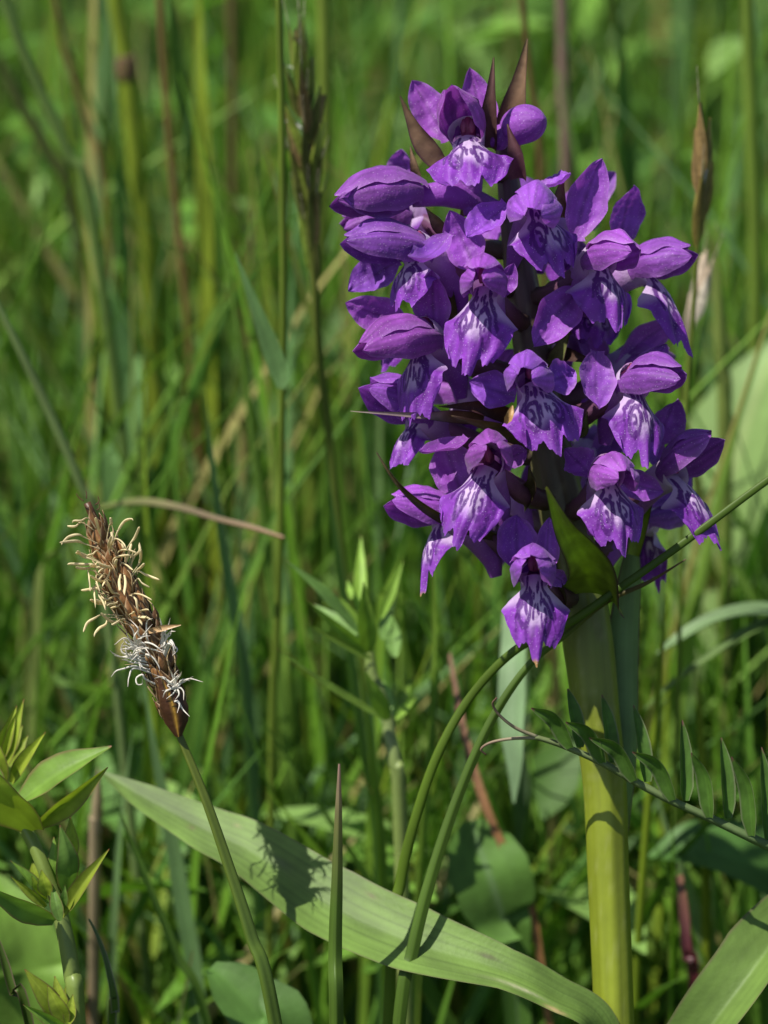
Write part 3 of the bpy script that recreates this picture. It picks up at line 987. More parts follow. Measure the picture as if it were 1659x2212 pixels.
def rooted(pts):
    """start a hair inside the spike, at the nearest point of its axis"""
    k = int(np.argmin(np.linalg.norm(axs - pts[0], axis=1)))
    p = axs[max(k - 4, 0)]
    return [p + (pts[0] - p) * .25 - Fv * .5 * mm] + pts


NS = 110
for k in range(NS):
    t = (k / NS) * .87
    g = k * 2.399963
    rd = math.cos(g) * e1 + math.sin(g) * e2
    R_ = radp(t) * mm
    Ls = r.uniform(2.6, 5.4) * mm * (1.0 if t < .7 else .8)
    b = ax_at(t) + rd * R_ * .45
    sp = r.uniform(.0, .5) * (1 if t < .6 else .5)
    tip = b + axd * Ls + rd * (R_ * r.uniform(.2, .55) + Ls * sp * .4)
    m = .5 * (b + tip) + rd * .35 * mm
    dk = r.uniform(.5, 1.4)
    br = np.array([.215, .10, .038]) * dk
    if t < .15:
        br = np.array([.075, .030, .012]) * dk
    V, F, C = blade([b, m, tip], [w * mm for w in (1.1, 1.9, 2.0, 1.5, .75, .06)], rd, br, n=12, m=9, cup=-.45, thick=.00012, seed=k, mottle=.25,
                    edge=(.50, .37, .21), edge_w=.26, wav=.12, twist=(r.normal(0, 14), r.normal(0, 30)))
    tt = np.abs(np.tile(np.tile(np.linspace(-1, 1, 9), 12), 2))
    e = (np.exp(-(tt / .12) ** 2) * .6)[:, None]
    C = C * (1 - e) + np.array([.33, .19, .06]) * e
    MB().add(V, F, C).build('scale', M_DRY, sedge)
for k in range(60):
    t = r.uniform(.08, .86)
    g = r.uniform(0, 6.283)
    rd = math.cos(g) * e1 + math.sin(g) * e2
    b = ax_at(t) + rd * radp(t) * mm * .9
    L_ = r.uniform(1.4, 3.4) * mm
    p2 = b + axd * L_ * .6 + rd * r.uniform(.2, .9) * mm
    p3 = b + axd * L_ + rd * r.uniform(.1, 1.6) * mm + e1 * r.normal(0, .4) * mm
    c = np.array([.45, .33, .18]) * r.uniform(.6, 1.3)
    MB().add(*tube([b, p2, p3], [.09 * mm, .08 * mm, .02 * mm], c, n=9, sides=6)).build('bristle', M_DRY, sedge)
# the dark lowest bract with its gold midrib
V, F, C = blade([P(386, 1592, -4.2 + SD), P(372, 1520, -5.2 + SD), P(338, 1440, -5.2 + SD)], [w * mm for w in (.7, 2.6, 3.2, 2.6, 1.3, .1)], -Fv, (.055, .022, .010), n=26, m=15, cup=-.5, thick=.0002,
                seed=3, edge=(.10, .05, .02))
tt = np.tile(np.tile(np.linspace(-1, 1, 15), 26), 2)
e = (np.exp(-(tt / .12) ** 2) * .9)[:, None]
C = C * (1 - e) + np.array([.48, .27, .04]) * e
MB().add(V, F, C).build('spike_bract', M_DRY, sedge)

STAM = [[(450, 600), (390, 560), (320, 580), (270, 620)], [(450, 630), (380, 610), (275, 620)], [(490, 740), (430, 720), (385, 705)], [(500, 760), (440, 735), (390, 700)],
        [(540, 800), (440, 800), (335, 795)], [(530, 820), (450, 830), (390, 830)], [(490, 840), (480, 900), (490, 990)], [(550, 880), (545, 940), (560, 1000)],
        [(680, 600), (710, 520), (760, 460), (815, 435)], [(640, 500), (655, 470), (650, 435)], [(800, 650), (840, 580), (870, 515)], [(775, 780), (790, 710), (805, 650)],
        [(820, 800), (840, 730), (880, 690), (880, 650)], [(860, 810), (885, 760), (890, 700)], [(840, 850), (880, 820), (910, 795)], [(850, 860), (930, 880), (1015, 915)],
        [(860, 920), (900, 950), (950, 975)], [(735, 870), (725, 930), (730, 1000)], [(755, 870), (770, 930), (760, 1010)], [(800, 1045), (850, 1070), (860, 1140)],
        [(590, 1195), (520, 1215), (465, 1260), (440, 1315)], [(640, 1215), (610, 1270), (560, 1300), (535, 1340)], [(600, 1010), (550, 990), (440, 1000)],
        [(560, 1030), (590, 1090), (600, 1130)], [(630, 1050), (620, 1100), (610, 1150)], [(580, 1110), (540, 1105), (500, 1090)], [(560, 560), (550, 500), (530, 440)],
        [(650, 680), (665, 610), (650, 550)], [(690, 700), (640, 650), (655, 590)], [(760, 700), (755, 660), (750, 640)], [(530, 960), (530, 1020), (525, 1090)],
        [(690, 850), (640, 820), (560, 790)], [(700, 830), (690, 790), (700, 760)]]
for k in range(26):
    y_ = r.uniform(430, 1250)
    xc = np.interp(y_, [300, 650, 1000, 1300], [470, 605, 725, 830])
    x_ = xc + r.uniform(-110, 110)
    g = (0 if x_ > xc else math.pi) + r.normal(0, .5) - .5
    L_ = r.uniform(70, 150)
    STAM.append([(x_, y_), (x_ + .5 * L_ * math.cos(g), y_ + .4 * L_ * math.sin(g)), (x_ + L_ * math.cos(g + r.normal(0, .3)), y_ + L_ * math.sin(g + .3))])
for i, q in enumerate(STAM):
    nq = len(q)
    pts = [zs(x + r.normal(0, 4), y + r.normal(0, 4), -4.8 - 2.2 * k / (nq - 1) * r.uniform(.3, 1.2)) for k, (x, y) in enumerate(q)]
    pts.append(pts[-1] + (pts[-1] - pts[-2]) * .25 + Uv * r.normal(0, .15) * mm)
    pts = rooted(pts)
    c = np.array([.74, .63, .37]) * r.uniform(.85, 1.12)
    MB().add(*tube(pts, [.06 * mm, .06 * mm, .07 * mm, .13 * mm, .165 * mm, .17 * mm, .15 * mm, .09 * mm, .02 * mm], [c * .9, c, c * 1.08], n=20, sides=8, flat=.6, twist=2)).build('stamen', M_THREAD, sedge)
STIG = [[(880, 1400), (930, 1330), (980, 1270)], [(920, 1420), (980, 1430), (1040, 1470), (1070, 1490)], [(920, 1460), (1000, 1470), (1060, 1490)],
        [(880, 1480), (870, 1550), (900, 1600), (935, 1620)], [(930, 1510), (990, 1530), (1020, 1600), (1035, 1650)], [(860, 1420), (830, 1330), (800, 1280)],
        [(850, 1440), (760, 1380), (680, 1425)], [(830, 1470), (770, 1440), (730, 1440)], [(820, 1520), (740, 1520), (670, 1500), (645, 1480)], [(830, 1540), (760, 1530), (680, 1520)],
        [(840, 1600), (760, 1620), (700, 1640), (650, 1680)], [(840, 1620), (790, 1680), (775, 1755)], [(930, 1700), (905, 1670), (860, 1690), (860, 1740), (900, 1740), (895, 1705)],
        [(1130, 1740), (1060, 1690), (985, 1660)], [(1150, 1720), (1130, 1660), (1120, 1630)], [(1160, 1720), (1200, 1680), (1220, 1640)], [(1180, 1760), (1260, 1700), (1380, 1720)],
        [(1180, 1780), (1220, 1800), (1235, 1860)], [(1150, 1780), (1090, 1800), (1070, 1850)], [(1150, 1880), (1190, 1900), (1180, 1970)], [(1170, 1870), (1220, 1940), (1275, 2000)],
        [(1090, 1430), (1150, 1440), (1180, 1480), (1130, 1520)], [(1080, 1350), (1110, 1280), (1120, 1220)], [(1060, 1350), (1050, 1270), (1040, 1220)], [(940, 1370), (930, 1250), (980, 1230)],
        [(1090, 1700), (1040, 1680), (1000, 1690)], [(1170, 1750), (1230, 1730), (1300, 1690)], [(1100, 1760), (1160, 1700), (1190, 1660)], [(760, 1500), (740, 1450), (770, 1400)],
        [(870, 1350), (860, 1300), (810, 1240)], [(1080, 1400), (1120, 1350), (1130, 1310)]]
for cx, cy, nn in ((860, 1440, 11), (830, 1560, 7), (1170, 1760, 10), (1090, 1400, 8), (560, 780, 0)):
    for k in range(nn):
        g = r.uniform(0, 6.283)
        L_ = r.uniform(70, 150)
        STIG.append([(cx + 25 * math.cos(g), cy + 25 * math.sin(g)), (cx + .6 * L_ * math.cos(g), cy + .6 * L_ * math.sin(g) - 10), (cx + L_ * math.cos(g + .35), cy + L_ * math.sin(g + .35))])
for i, q in enumerate(STIG):
    nq = len(q)
    pts = [zs(x + r.normal(0, 4), y + r.normal(0, 4), -5.1 - 1.8 * k / (nq - 1) * r.uniform(.2, 1.3)) for k, (x, y) in enumerate(q)]
    pts = rooted(pts)
    c = np.array([.80, .77, .69]) * r.uniform(.85, 1.1)
    MB().add(*tube(pts, [.11 * mm, .115 * mm, .10 * mm, .07 * mm, .02 * mm], [c, c, c * .95, c * .8 + np.array([.05, 0, 0])], n=18, sides=7)).build('stigma', M_THREAD, sedge)
MB().add(*blade([zs(930, 1330, -5), zs(1060, 1300, -6), zs(1205, 1275, -6.5)], [.5 * mm, .7 * mm, .1 * mm], -Fv, (.42, .27, .13), n=12, m=5, cup=.4, thick=.0001)).build('scale', M_DRY, sedge)
for k, q in enumerate([[(440, 300), (400, 270), (380, 240)], [(460, 280), (462, 245), (455, 215)], [(530, 330), (560, 300), (550, 260)], [(540, 370), (565, 350), (555, 310)]]):
    MB().add(*tube([zs(x, y, -4.5) for x, y in q], [.06 * mm, .04 * mm], (.12, .05, .03), n=10, sides=6)).build('stigma', M_THREAD, sedge)


# ------------------------------------------------------------------ the vetch leaf in front of the stem
def zv(x, y, d=-8):
    return P(1030.9 + x * .3787, 1394.7 + y * .3787, d)


rach = [zv(330, 520), zv(500, 575), zv(720, 672), zv(900, 775), zv(1110, 885), zv(1330, 985), zv(1560, 1095), zv(1760, 1190, -7), zv(2000, 1330, -5), zv(2200, 1560, -2), zv(2300, 2000, 2)]
vfull = to_ground(rach, .5)
vetch = thing('vetch_leaf', 'feathery vetch leaf with paired narrow leaflets and tendrils crossing the stem', 'vetch', fix_base(vfull))
VG = np.array([.06, .13, .018])
MB().add(*tube(vfull, [.25 * mm, .38 * mm, .42 * mm, .5 * mm, .55 * mm, .6 * mm], [(.16, .20, .08), (.11, .17, .06), (.10, .16, .05)], n=90, sides=10, ribs=4, rib_amp=.12)).build('leaf_stalk', M_LEAF, vetch)
for q in ([(340, 520), (220, 470), (130, 400), (88, 335), (110, 298)], [(345, 525), (200, 530), (80, 552), (22, 590), (50, 622)]):
    MB().add(*tube([zv(x, y, -8 - .8 * i * (1 if q[1][1] < 500 else -.4)) for i, (x, y) in enumerate(q)], [.22 * mm, .17 * mm, .14 * mm, .1 * mm],
                   [(.30, .28, .17), (.26, .19, .13), (.14, .07, .05)], n=30, sides=8)).build('tendril', M_LEAF, vetch)
LF = [((535, 582), (308, 355), .55), ((580, 582), (515, 245), .1), ((722, 665), (505, 435), .6), ((768, 668), (710, 280), .1), ((900, 770), (638, 525), .6), ((965, 778), (890, 340), .1),
      ((1120, 880), (885, 605), .6), ((1182, 885), (1168, 425), .05), ((1330, 980), (1222, 610), .45), ((1425, 985), (1390, 525), .1), ((1570, 1085), (1452, 632), .45), ((1652, 1112), (1620, 580), .08),
      ((1790, 1205), (1690, 720), .4), ((1880, 1240), (1850, 700), .1), ((2010, 1340), (1930, 850), .4), ((2080, 1390), (2090, 900), .1)]
for k, (b, t, cv) in enumerate(LF):
    b3, t3 = zv(*b, -8 + (.8 if k % 2 else -.6)), zv(*t, -8 + (2.2 if k % 2 else -2.4))
    m3 = .5 * (b3 + t3) + (Uv * .9 + Rv * .55) * np.linalg.norm(t3 - b3) * .16 * cv * 1.6
    herb_leaf(vetch, b3, t3, 2.0 if k % 2 == 0 else 1.9, [VG, VG * 1.05, VG * .9], normal=-Fv * .75 + Rv * (-.55 if k % 2 == 0 else .45), mid=m3, seed=k, cup=.1, keel=.45,
              name='leaflet', tipcol=(.16, .06, .06), tip_at=.93, shape=(.5, .95, 1, .95, .8, .5, .08), edge=(.15, .17, .09))

# ------------------------------------------------------------------ long grass blades near the orchid
GG = np.array([.070, .130, .015])
q = [P(1840, 910, -9), P(1659, 1037, -8), P(1480, 1170, -7.5), P(1330, 1276, -7), P(1230, 1345, -6), P(1115, 1403, -4), P(1020, 1500, -2), P(950, 1620, -1), P(900, 1760, 1), P(866, 1900, 3), P(845, 2080, 5)]
q = to_ground(q, .5)
b1 = MB().add(*tube(q, [.33 * mm, .38 * mm, .42 * mm, .44 * mm, .44 * mm, .5 * mm, .58 * mm, .62 * mm, .6 * mm], [(.08, .14, .015), (.07, .125, .015), (.09, .15, .015), (.10, .17, .015), (.10, .17, .015)], n=110, sides=12, flat=.6,
                    ribs=2, rib_amp=.1)).build_thing('grass_shoot', M_GRASS, fix_base(q))
tag(b1, 'long thin green grass blade slanting across the orchid stem to the upper right', 'grass blade')
q = [P(1482, 1208, -5), P(1400, 1258, -5), P(1310, 1300, -5), P(1220, 1372, -4.5), P(1140, 1440, -4), P(1060, 1560, -3.5), P(990, 1720, -3), P(930, 1900, -3), P(890, 2060, -3), P(860, 2230, -3)]
q = to_ground(q, .3)
b2 = MB().add(*blade(q, [.12 * mm, .5 * mm, .65 * mm, .8 * mm, 1.0 * mm, 1.2 * mm, 1.4 * mm, 1.5 * mm, 1.5 * mm, 1.4 * mm], -Fv, [(.16, .09, .05), (.13, .12, .03), GG * 1.15, GG, GG, GG * 1.05, GG], n=110, m=9, keel=-.45,
                     thick=.00025, stripe=.12, nstripe=3, seed=4)).build_thing('grass_shoot', M_GRASS, fix_base(q))
tag(b2, 'curved keeled grass blade rising beside the first and ending in a brown tip', 'grass blade')
q = [P(733, 1650, -9), P(731, 1760, -9.3), P(728, 1900, -9.5), P(724, 2060, -9.5), P(727, 2260, -9.5)]
q = to_ground(q, .9)
b3 = MB().add(*blade(q, [.25 * mm, .75 * mm, 1.15 * mm, 1.45 * mm, 1.6 * mm, 1.6 * mm, 1.6 * mm, 1.5 * mm], -Fv, [(.24, .15, .12), (.13, .14, .04), GG, GG, GG * 1.1, GG], n=80, m=11, keel=-.8,
                     thick=.00025, stripe=.10, nstripe=4, seed=5)).build_thing('grass_shoot', M_GRASS, fix_base(q))
tag(b3, 'upright folded grass blade with a purple brown tip before the big leaf', 'grass blade')


# ------------------------------------------------------------------ leafy herb at lower left, in focus
def z2(x, y, d=-5):
    return P(x * .3422, 1455.4 + y * .3422, d)


hs = [z2(60, 850, -4), z2(170, 1000, -4.5), z2(250, 1160, -5), z2(340, 1400, -5), z2(400, 1600, -5), z2(455, 1900, -4.5), z2(490, 2260, -4)]
hf = to_ground(hs, .5)
herb = thing('leafy_herb', 'bright green herb with whorled leaves and red tips beside the sedge', 'herb', fix_base(hf))
H1, H2, HY = np.array([.16, .28, .04]), np.array([.12, .22, .04]), np.array([.28, .36, .035])
MB().add(*tube(hf, [.62 * mm, .7 * mm, .75 * mm, .85 * mm, .92 * mm, .95 * mm, 1.0 * mm], [(.17, .24, .04), (.15, .2, .05), (.16, .23, .04)], n=60, sides=16, ribs=4, rib_amp=.08)).build('stem', M_STEM, herb)
up = -Fv * .55 + Uv * .75
for i, (b, t, w, c, n_, bw, kl) in enumerate([
        ((130, 800, -5), (705, 458, -7), 3.9, H1, -Fv * .7 + Uv * .6 - Rv * .3, .05, .25),
        ((235, 960, -5), (680, 590, -9), 2.2, HY * .8, -Fv * .8 + Rv * .5, .04, .5),
        ((225, 985, -5), (-160, 500, -12), 6.0, HY * 1.1, -Fv * .8 + Uv * .2 - Rv * .5, .14, .12),
        ((20, 600, 3), (150, 158, 2), 1.5, HY, -Fv, .05, .5),
        ((-10, 560, 3), (105, 200, 2), 1.5, HY, -Fv, .05, .5),
        ((40, 520, 5), (143, 325, 5), 1.2, HY, -Fv, .05, .3),
        ((50, 580, 5), (175, 390, 5), 1.5, HY * .8, -Fv, .05, .3),
        ((75, 690, 2), (288, 368, 0), 1.5, HY, -Fv * .8 + Rv * -.4, .05, .6),
        ((20, 700, 1), (-60, 350, -1), 2.0, HY, -Fv, .1, .3),
        ((0, 760, -7), (-120, 480, -6), 2.4, H1, -Fv, .1, .3),
        ((430, 1390, -6), (380, 955, -8), 2.7, H2, -Fv * .8 + Rv * .5, .14, -.4),
        ((425, 1370, -4), (340, 1030, -5), 2.0, H1 * 1.1, -Fv * .8 - Rv * .5, .12, .2),
        ((455, 1180, -1), (445, 905, -1), 1.6, HY, -Fv, .05, .2),
        ((395, 1530, -6), (690, 1105, -8), 1.6, HY * .75, -Fv * .8 - Rv * .4, .04, .6),
        ((400, 1480, -7), (410, 1335, -8), .9, H2, -Fv, .06, .2),
        ((300, 1450, -6), (65, 1180, -8), 1.5, H1 * 1.2, up, .06, .3),
        ((290, 1470, -7), (70, 1280, -9), .9, HY * .8, -Fv, .05, .5),
        ((300, 1400, -7), (262, 1238, -8), 1.5, HY, -Fv, .08, .2),
        ((280, 1430, -6), (200, 1275, -8), 1.2, HY, -Fv, .08, .2),
        ((230, 1330, -4), (205, 1185, -4), 1.2, HY, -Fv, .08, .2),
        ((345, 1560, -6), (-120, 1330, -12), 2.5, H2, -Fv * .7 - Uv * .3, .05, .3),
        ((380, 1560, -8), (330, 1330, -7), 1.3, H2, -Fv, .08, .3),
        ((410, 2200, -5), (155, 1865, -7), 2.2, HY * .75, -Fv * .8 + Uv * .3, .08, .3),
        ((415, 2190, -6), (345, 1908, -6), 1.7, HY * .85, -Fv, .08, .3),
        ((420, 2200, -7), (300, 1970, -8), 1.8, HY * .85, -Fv, .08, .3),
        ((430, 2210, -7), (460, 2025, -7), 1.3, HY, -Fv, .06, .3),
        ((420, 2240, -7), (145, 2088, -10), 1.2, H1, -Fv, .05, .6),
        ((450, 2100, -3), (430, 1930, -2), 1.3, HY * .8, -Fv, .08, .3)]):
    herb_leaf(herb, z2(*b), z2(*t), w * 1.15, [c * .9, c, c * .95], normal=n_, bow=bw, seed=40 + i, keel=kl, cup=.15, edge=(.17, .13, .05), tipcol=(.20, .05, .045), tip_at=.95, mat=M_FRESH)

q = to_ground([z2(562, 1548, 2), z2(640, 1720, 2), z2(700, 1950, 2), z2(722, 2130, 3), z2(700, 2260, 4)], .6)
o = MB().add(*blade(q, [.2 * mm, .6 * mm, 1.0 * mm, 1.1 * mm, 1.0 * mm, 1 * mm], -Fv * .8 + Rv * .4, [(.10, .15, .06), GG, GG], n=50, m=7, keel=.5, thick=.0002, edge=(.25, .24, .18), seed=6)).build_thing('grass_shoot', M_GRASS, fix_base(q))
tag(o, 'short curling grass blade right of the leafy herb near the bottom edge', 'grass blade')
q = to_ground([z2(-60, 1560, -3), z2(20, 1800, -3), z2(80, 2010, -3), z2(190, 2260, -3)], .5)
o = MB().add(*blade(q, [.3 * mm, 1.0 * mm, 1.1 * mm, 1.2 * mm, 1.1 * mm], -Fv * .8 + Rv * .4, [GG * .7, GG * .8, GG], n=40, m=7, keel=.5, thick=.0002, edge=(.16, .10, .08), seed=7)).build_thing('grass_shoot', M_GRASS, fix_base(q))
tag(o, 'dark folded grass blade bending out of the bottom left corner', 'grass blade')


# ------------------------------------------------------------------ blurred herb in the middle distance
def z7(x, y, d=30):
    return P(545.8 + x * .2924, 1030.9 + y * .2924, d)


hs = [z7(830, 1000), z7(860, 1270), z7(880, 1450), z7(940, 1600), z7(1000, 1800), z7(1010, 1900), z7(1050, 2100), z7(1090, 2500, 32)]
hf = to_ground(hs, .6)
herb2 = thing('leafy_herb', 'blurred green herb with lance shaped leaf whorls left of the orchid stem', 'herb', fix_base(hf))
H1, H2 = np.array([.19, .32, .045]), np.array([.18, .32, .08])
MB().add(*tube(hf, [.4 * mm, .7 * mm, .75 * mm, .8 * mm, .9 * mm, .95 * mm, 1 * mm], [(.14, .2, .04), (.2, .26, .09), (.18, .25, .04)], n=50, sides=12)).build('stem', M_STEM, herb2)
for i, (b, t, w, c, n_, bw) in enumerate([
        ((780, 1150, 29), (248, 615, 24), 2.3, H2, -Fv * .6 + Uv * .7, .03), ((860, 1290, 28), (395, 910, 22), 1.3, H1, -Fv + Uv * -.3, .03), ((800, 1250, 30), (450, 940, 33), 2.3, H2, up, .04),
        ((860, 1290, 27), (820, 775, 21), 2.3, H1 * .9, -Fv, .06), ((790, 1000, 32), (800, 435, 36), 1.6, H1 * 1.4, -Fv, .04), ((950, 1040, 31), (1112, 618, 31), 1.2, H1 * 1.3, -Fv, .03),
        ((960, 1200, 33), (1010, 975, 38), 1.6, H2, up, .05), ((1050, 1330, 31), (1015, 1000, 37), 2.0, H2, -Fv + Uv * .4, .03), ((870, 1340, 29), (420, 1090, 26), .9, H1 * .7, -Fv, .02),
        ((730, 900, 31), (700, 760, 32), .8, H1 * 1.3, -Fv, .03), ((800, 1120, 30), (640, 880, 30), 1.2, H1, -Fv, .03),
        ((1000, 1790, 28), (818, 1420, 24), 2.0, H1, -Fv, .05), ((985, 1800, 28), (180, 1270, 20), 1.8, H1 * .75, up, -.04), ((1040, 1790, 30), (1210, 1620, 33), 1.1, H1 * 1.3, -Fv, .04),
        ((1030, 1780, 33), (960, 1500, 38), 1.6, H2, up, .05), ((1050, 1720, 33), (1180, 1480, 40), 1.2, H1 * .8, -Fv, .04)]):
    herb_leaf(herb2, z7(*b), z7(*t), w, [c * .9, c, c * .95], normal=n_, bow=bw, seed=80 + i, keel=.3, cup=.1, tip_at=.97, mat=M_FRESH)


# ------------------------------------------------------------------ broad leaves, blurred
def single_leaf(name, label, cat, pts, widths, col, normal, mat=M_LEAF, ground=True, keel=.2, cup=.1, seed=0, stripe=.05, nstripe=5, tipcol=None, tip_at=.9, n=60, m=15, group=None, wav=.05, pull=.6, twist=(0, 0), mid=None):
    q = to_ground(pts, pull) if ground else pts
    w = list(widths)
    V, F, C = blade(q, [x * mm for x in w], normal, col, n=n, m=m, keel=keel, cup=cup, thick=.0003, stripe=stripe, nstripe=nstripe, seed=seed, tipcol=tipcol, tip_at=tip_at, wav=wav, twist=twist)
    if mid is not None:
        tt = np.tile(np.tile(np.linspace(-1, 1, m), n), 2)
        e = (np.exp(-(tt / .08) ** 2) * .8)[:, None]
        C = C * (1 - e) + np.asarray(mid) * e
    o = MB().add(V, F, C).build_thing(name, mat, fix_base(q))
    return tag(o, label, cat, group)


single_leaf('broad_leaf', 'large pale green broad leaf out of focus behind the orchid at right', 'leaf',
            [P(1690, 720, 92), P(1635, 850, 90), P(1580, 1020, 90), P(1535, 1200, 92), P(1505, 1370, 96), P(1480, 1560, 102)],
            [.5, 10, 17, 20, 18, 14, 9, 4, 2, 2], [(.20, .31, .10)] * 3, -Fv * .8 + Uv * .3 - Rv * .6, keel=.12, seed=51, mid=(.28, .36, .14))
single_leaf('broad_leaf', 'dark green plantain leaf with pale midrib left of the orchid stem', 'leaf',
            [P(1020, 1772, 42), P(1035, 1830, 41), P(1060, 1900, 40), P(1085, 1980, 41), P(1110, 2080, 44)],
            [2.5, 8, 10, 9.6, 6, 3, 1.5, 1.5], [(.085, .18, .03)] * 3, -Fv * .8 + Uv * .45, keel=.15, seed=52, mid=(.12, .2, .08))
single_leaf('broad_leaf', 'rounded dark leaf beside the sedge stem at the bottom edge', 'leaf',
            [P(455, 2090, 20), P(500, 2130, 19), P(560, 2200, 18), P(610, 2280, 19)],
            [2, 6.5, 8.5, 8, 4, 2], [(.08, .17, .035)] * 3, -Fv * .7 + Uv * .7, keel=.2, seed=53)
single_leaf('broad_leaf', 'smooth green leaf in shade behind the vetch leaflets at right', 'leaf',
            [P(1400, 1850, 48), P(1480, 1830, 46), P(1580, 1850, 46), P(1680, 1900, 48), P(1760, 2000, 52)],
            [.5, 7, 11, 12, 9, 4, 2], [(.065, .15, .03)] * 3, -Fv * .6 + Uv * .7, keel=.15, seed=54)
single_leaf('broad_leaf', 'bright rounded leaf low in the bottom left corner behind the herb', 'leaf',
            [P(-10, 1890, 40), P(30, 1980, 38), P(60, 2080, 38), P(70, 2230, 40)],
            [1, 7, 9, 9, 5, 2], [(.15, .27, .04)] * 3, -Fv * .6 + Uv * .7, keel=.15, seed=55)
single_leaf('broad_leaf', 'pale hanging leaf with a pointed tip between the orchid and grass blades', 'leaf',
            [P(1110, 1735, 36), P(1113, 1650, 36), P(1108, 1550, 37), P(1112, 1420, 40), P(1120, 1330, 48)],
            [.3, 2.4, 3.6, 3.4, 2.6, 1, 1], [(.17, .27, .13)] * 3, -Fv * .9 - Rv * .4, keel=.2, seed=56, tipcol=None)
single_leaf('broad_leaf', 'narrow grey green leaf standing in the blurred grass left of centre', 'leaf',
            [P(300, 770, 90), P(290, 860, 90), P(268, 960, 92), P(255, 1060, 95)],
            [.6, 4.4, 5, 4, 2, 1.5], [(.12, .23, .07)] * 3, -Fv * .9 + Uv * .4 - Rv * .3, keel=.2, seed=57)
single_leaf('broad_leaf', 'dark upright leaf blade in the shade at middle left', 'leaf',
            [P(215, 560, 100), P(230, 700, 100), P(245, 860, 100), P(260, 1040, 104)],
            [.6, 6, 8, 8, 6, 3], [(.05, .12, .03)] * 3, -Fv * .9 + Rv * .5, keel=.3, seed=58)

# arching blades on the right
GL = np.array([.15, .235, .10])
single_leaf('arching_shoot', 'pale arching grass blade bending down from the right edge', 'grass blade',
            [P(1420, 1412, 46), P(1470, 1378, 45), P(1555, 1334, 45), P(1659, 1322, 46), P(1740, 1360, 48), P(1800, 1460, 50), P(1850, 1650, 54)],
            [.4, 2.2, 3.0, 3.2, 3.2, 3, 3, 3, 3], [GL] * 3, -Fv * .5 + Uv * .7 - Rv * .5, keel=.25, seed=61, stripe=.08)
single_leaf('arching_shoot', 'thin fine pointed grass blade below the arching blade at right', 'grass blade',
            [P(1392, 1532, 46), P(1460, 1470, 45), P(1560, 1400, 45), P(1660, 1345, 46), P(1790, 1320, 48), P(1860, 1430, 50), P(1900, 1600, 54)],
            [.2, .9, 1.4, 1.6, 1.7, 1.8, 1.8, 1.8, 2], [(.12, .2, .05)] * 3, -Fv * .6 + Uv * .6, keel=.35, seed=62)
single_leaf('dead_straw', 'brown dead grass straw leaning left of the orchid stem', 'dead blade',
            [P(970, 1410, 44), P(1000, 1570, 42), P(1040, 1715, 41), P(1092, 1842, 41), P(1150, 1960, 42)],
            [.4, 1.0, 1.1, 1.0, .9, .8, .8], [(.20, .115, .075), (.26, .13, .05), (.24, .12, .05)], -Fv, M_DRY, keel=.3, seed=63)
single_leaf('dead_straw', 'drooping yellow green blade with a dry brown tip behind the sedge', 'dead blade',
            [P(612, 1161, 36), P(545, 1140, 38), P(470, 1122, 40), P(380, 1096, 44), P(290, 1086, 50), P(200, 1110, 58), P(130, 1180, 64), P(80, 1320, 70)],
            [.4, .8, 1.0, 1.4, 1.8, 1.9, 1.9, 2, 2, 2], [(.30, .19, .11), (.18, .14, .08), (.17, .21, .06), (.18, .24, .06), (.14, .22, .05)], -Fv * .6 + Uv * .8, M_GRASS, keel=.2, seed=64)
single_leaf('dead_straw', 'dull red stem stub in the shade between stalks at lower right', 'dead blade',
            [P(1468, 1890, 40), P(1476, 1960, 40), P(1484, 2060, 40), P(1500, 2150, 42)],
            [.8, 1.3, 1.4, 1.4, 1.3], [(.20, .10, .06), (.07, .016, .02), (.10, .02, .025), (.10, .025, .025)], -Fv, M_STEM, keel=.3, seed=65)

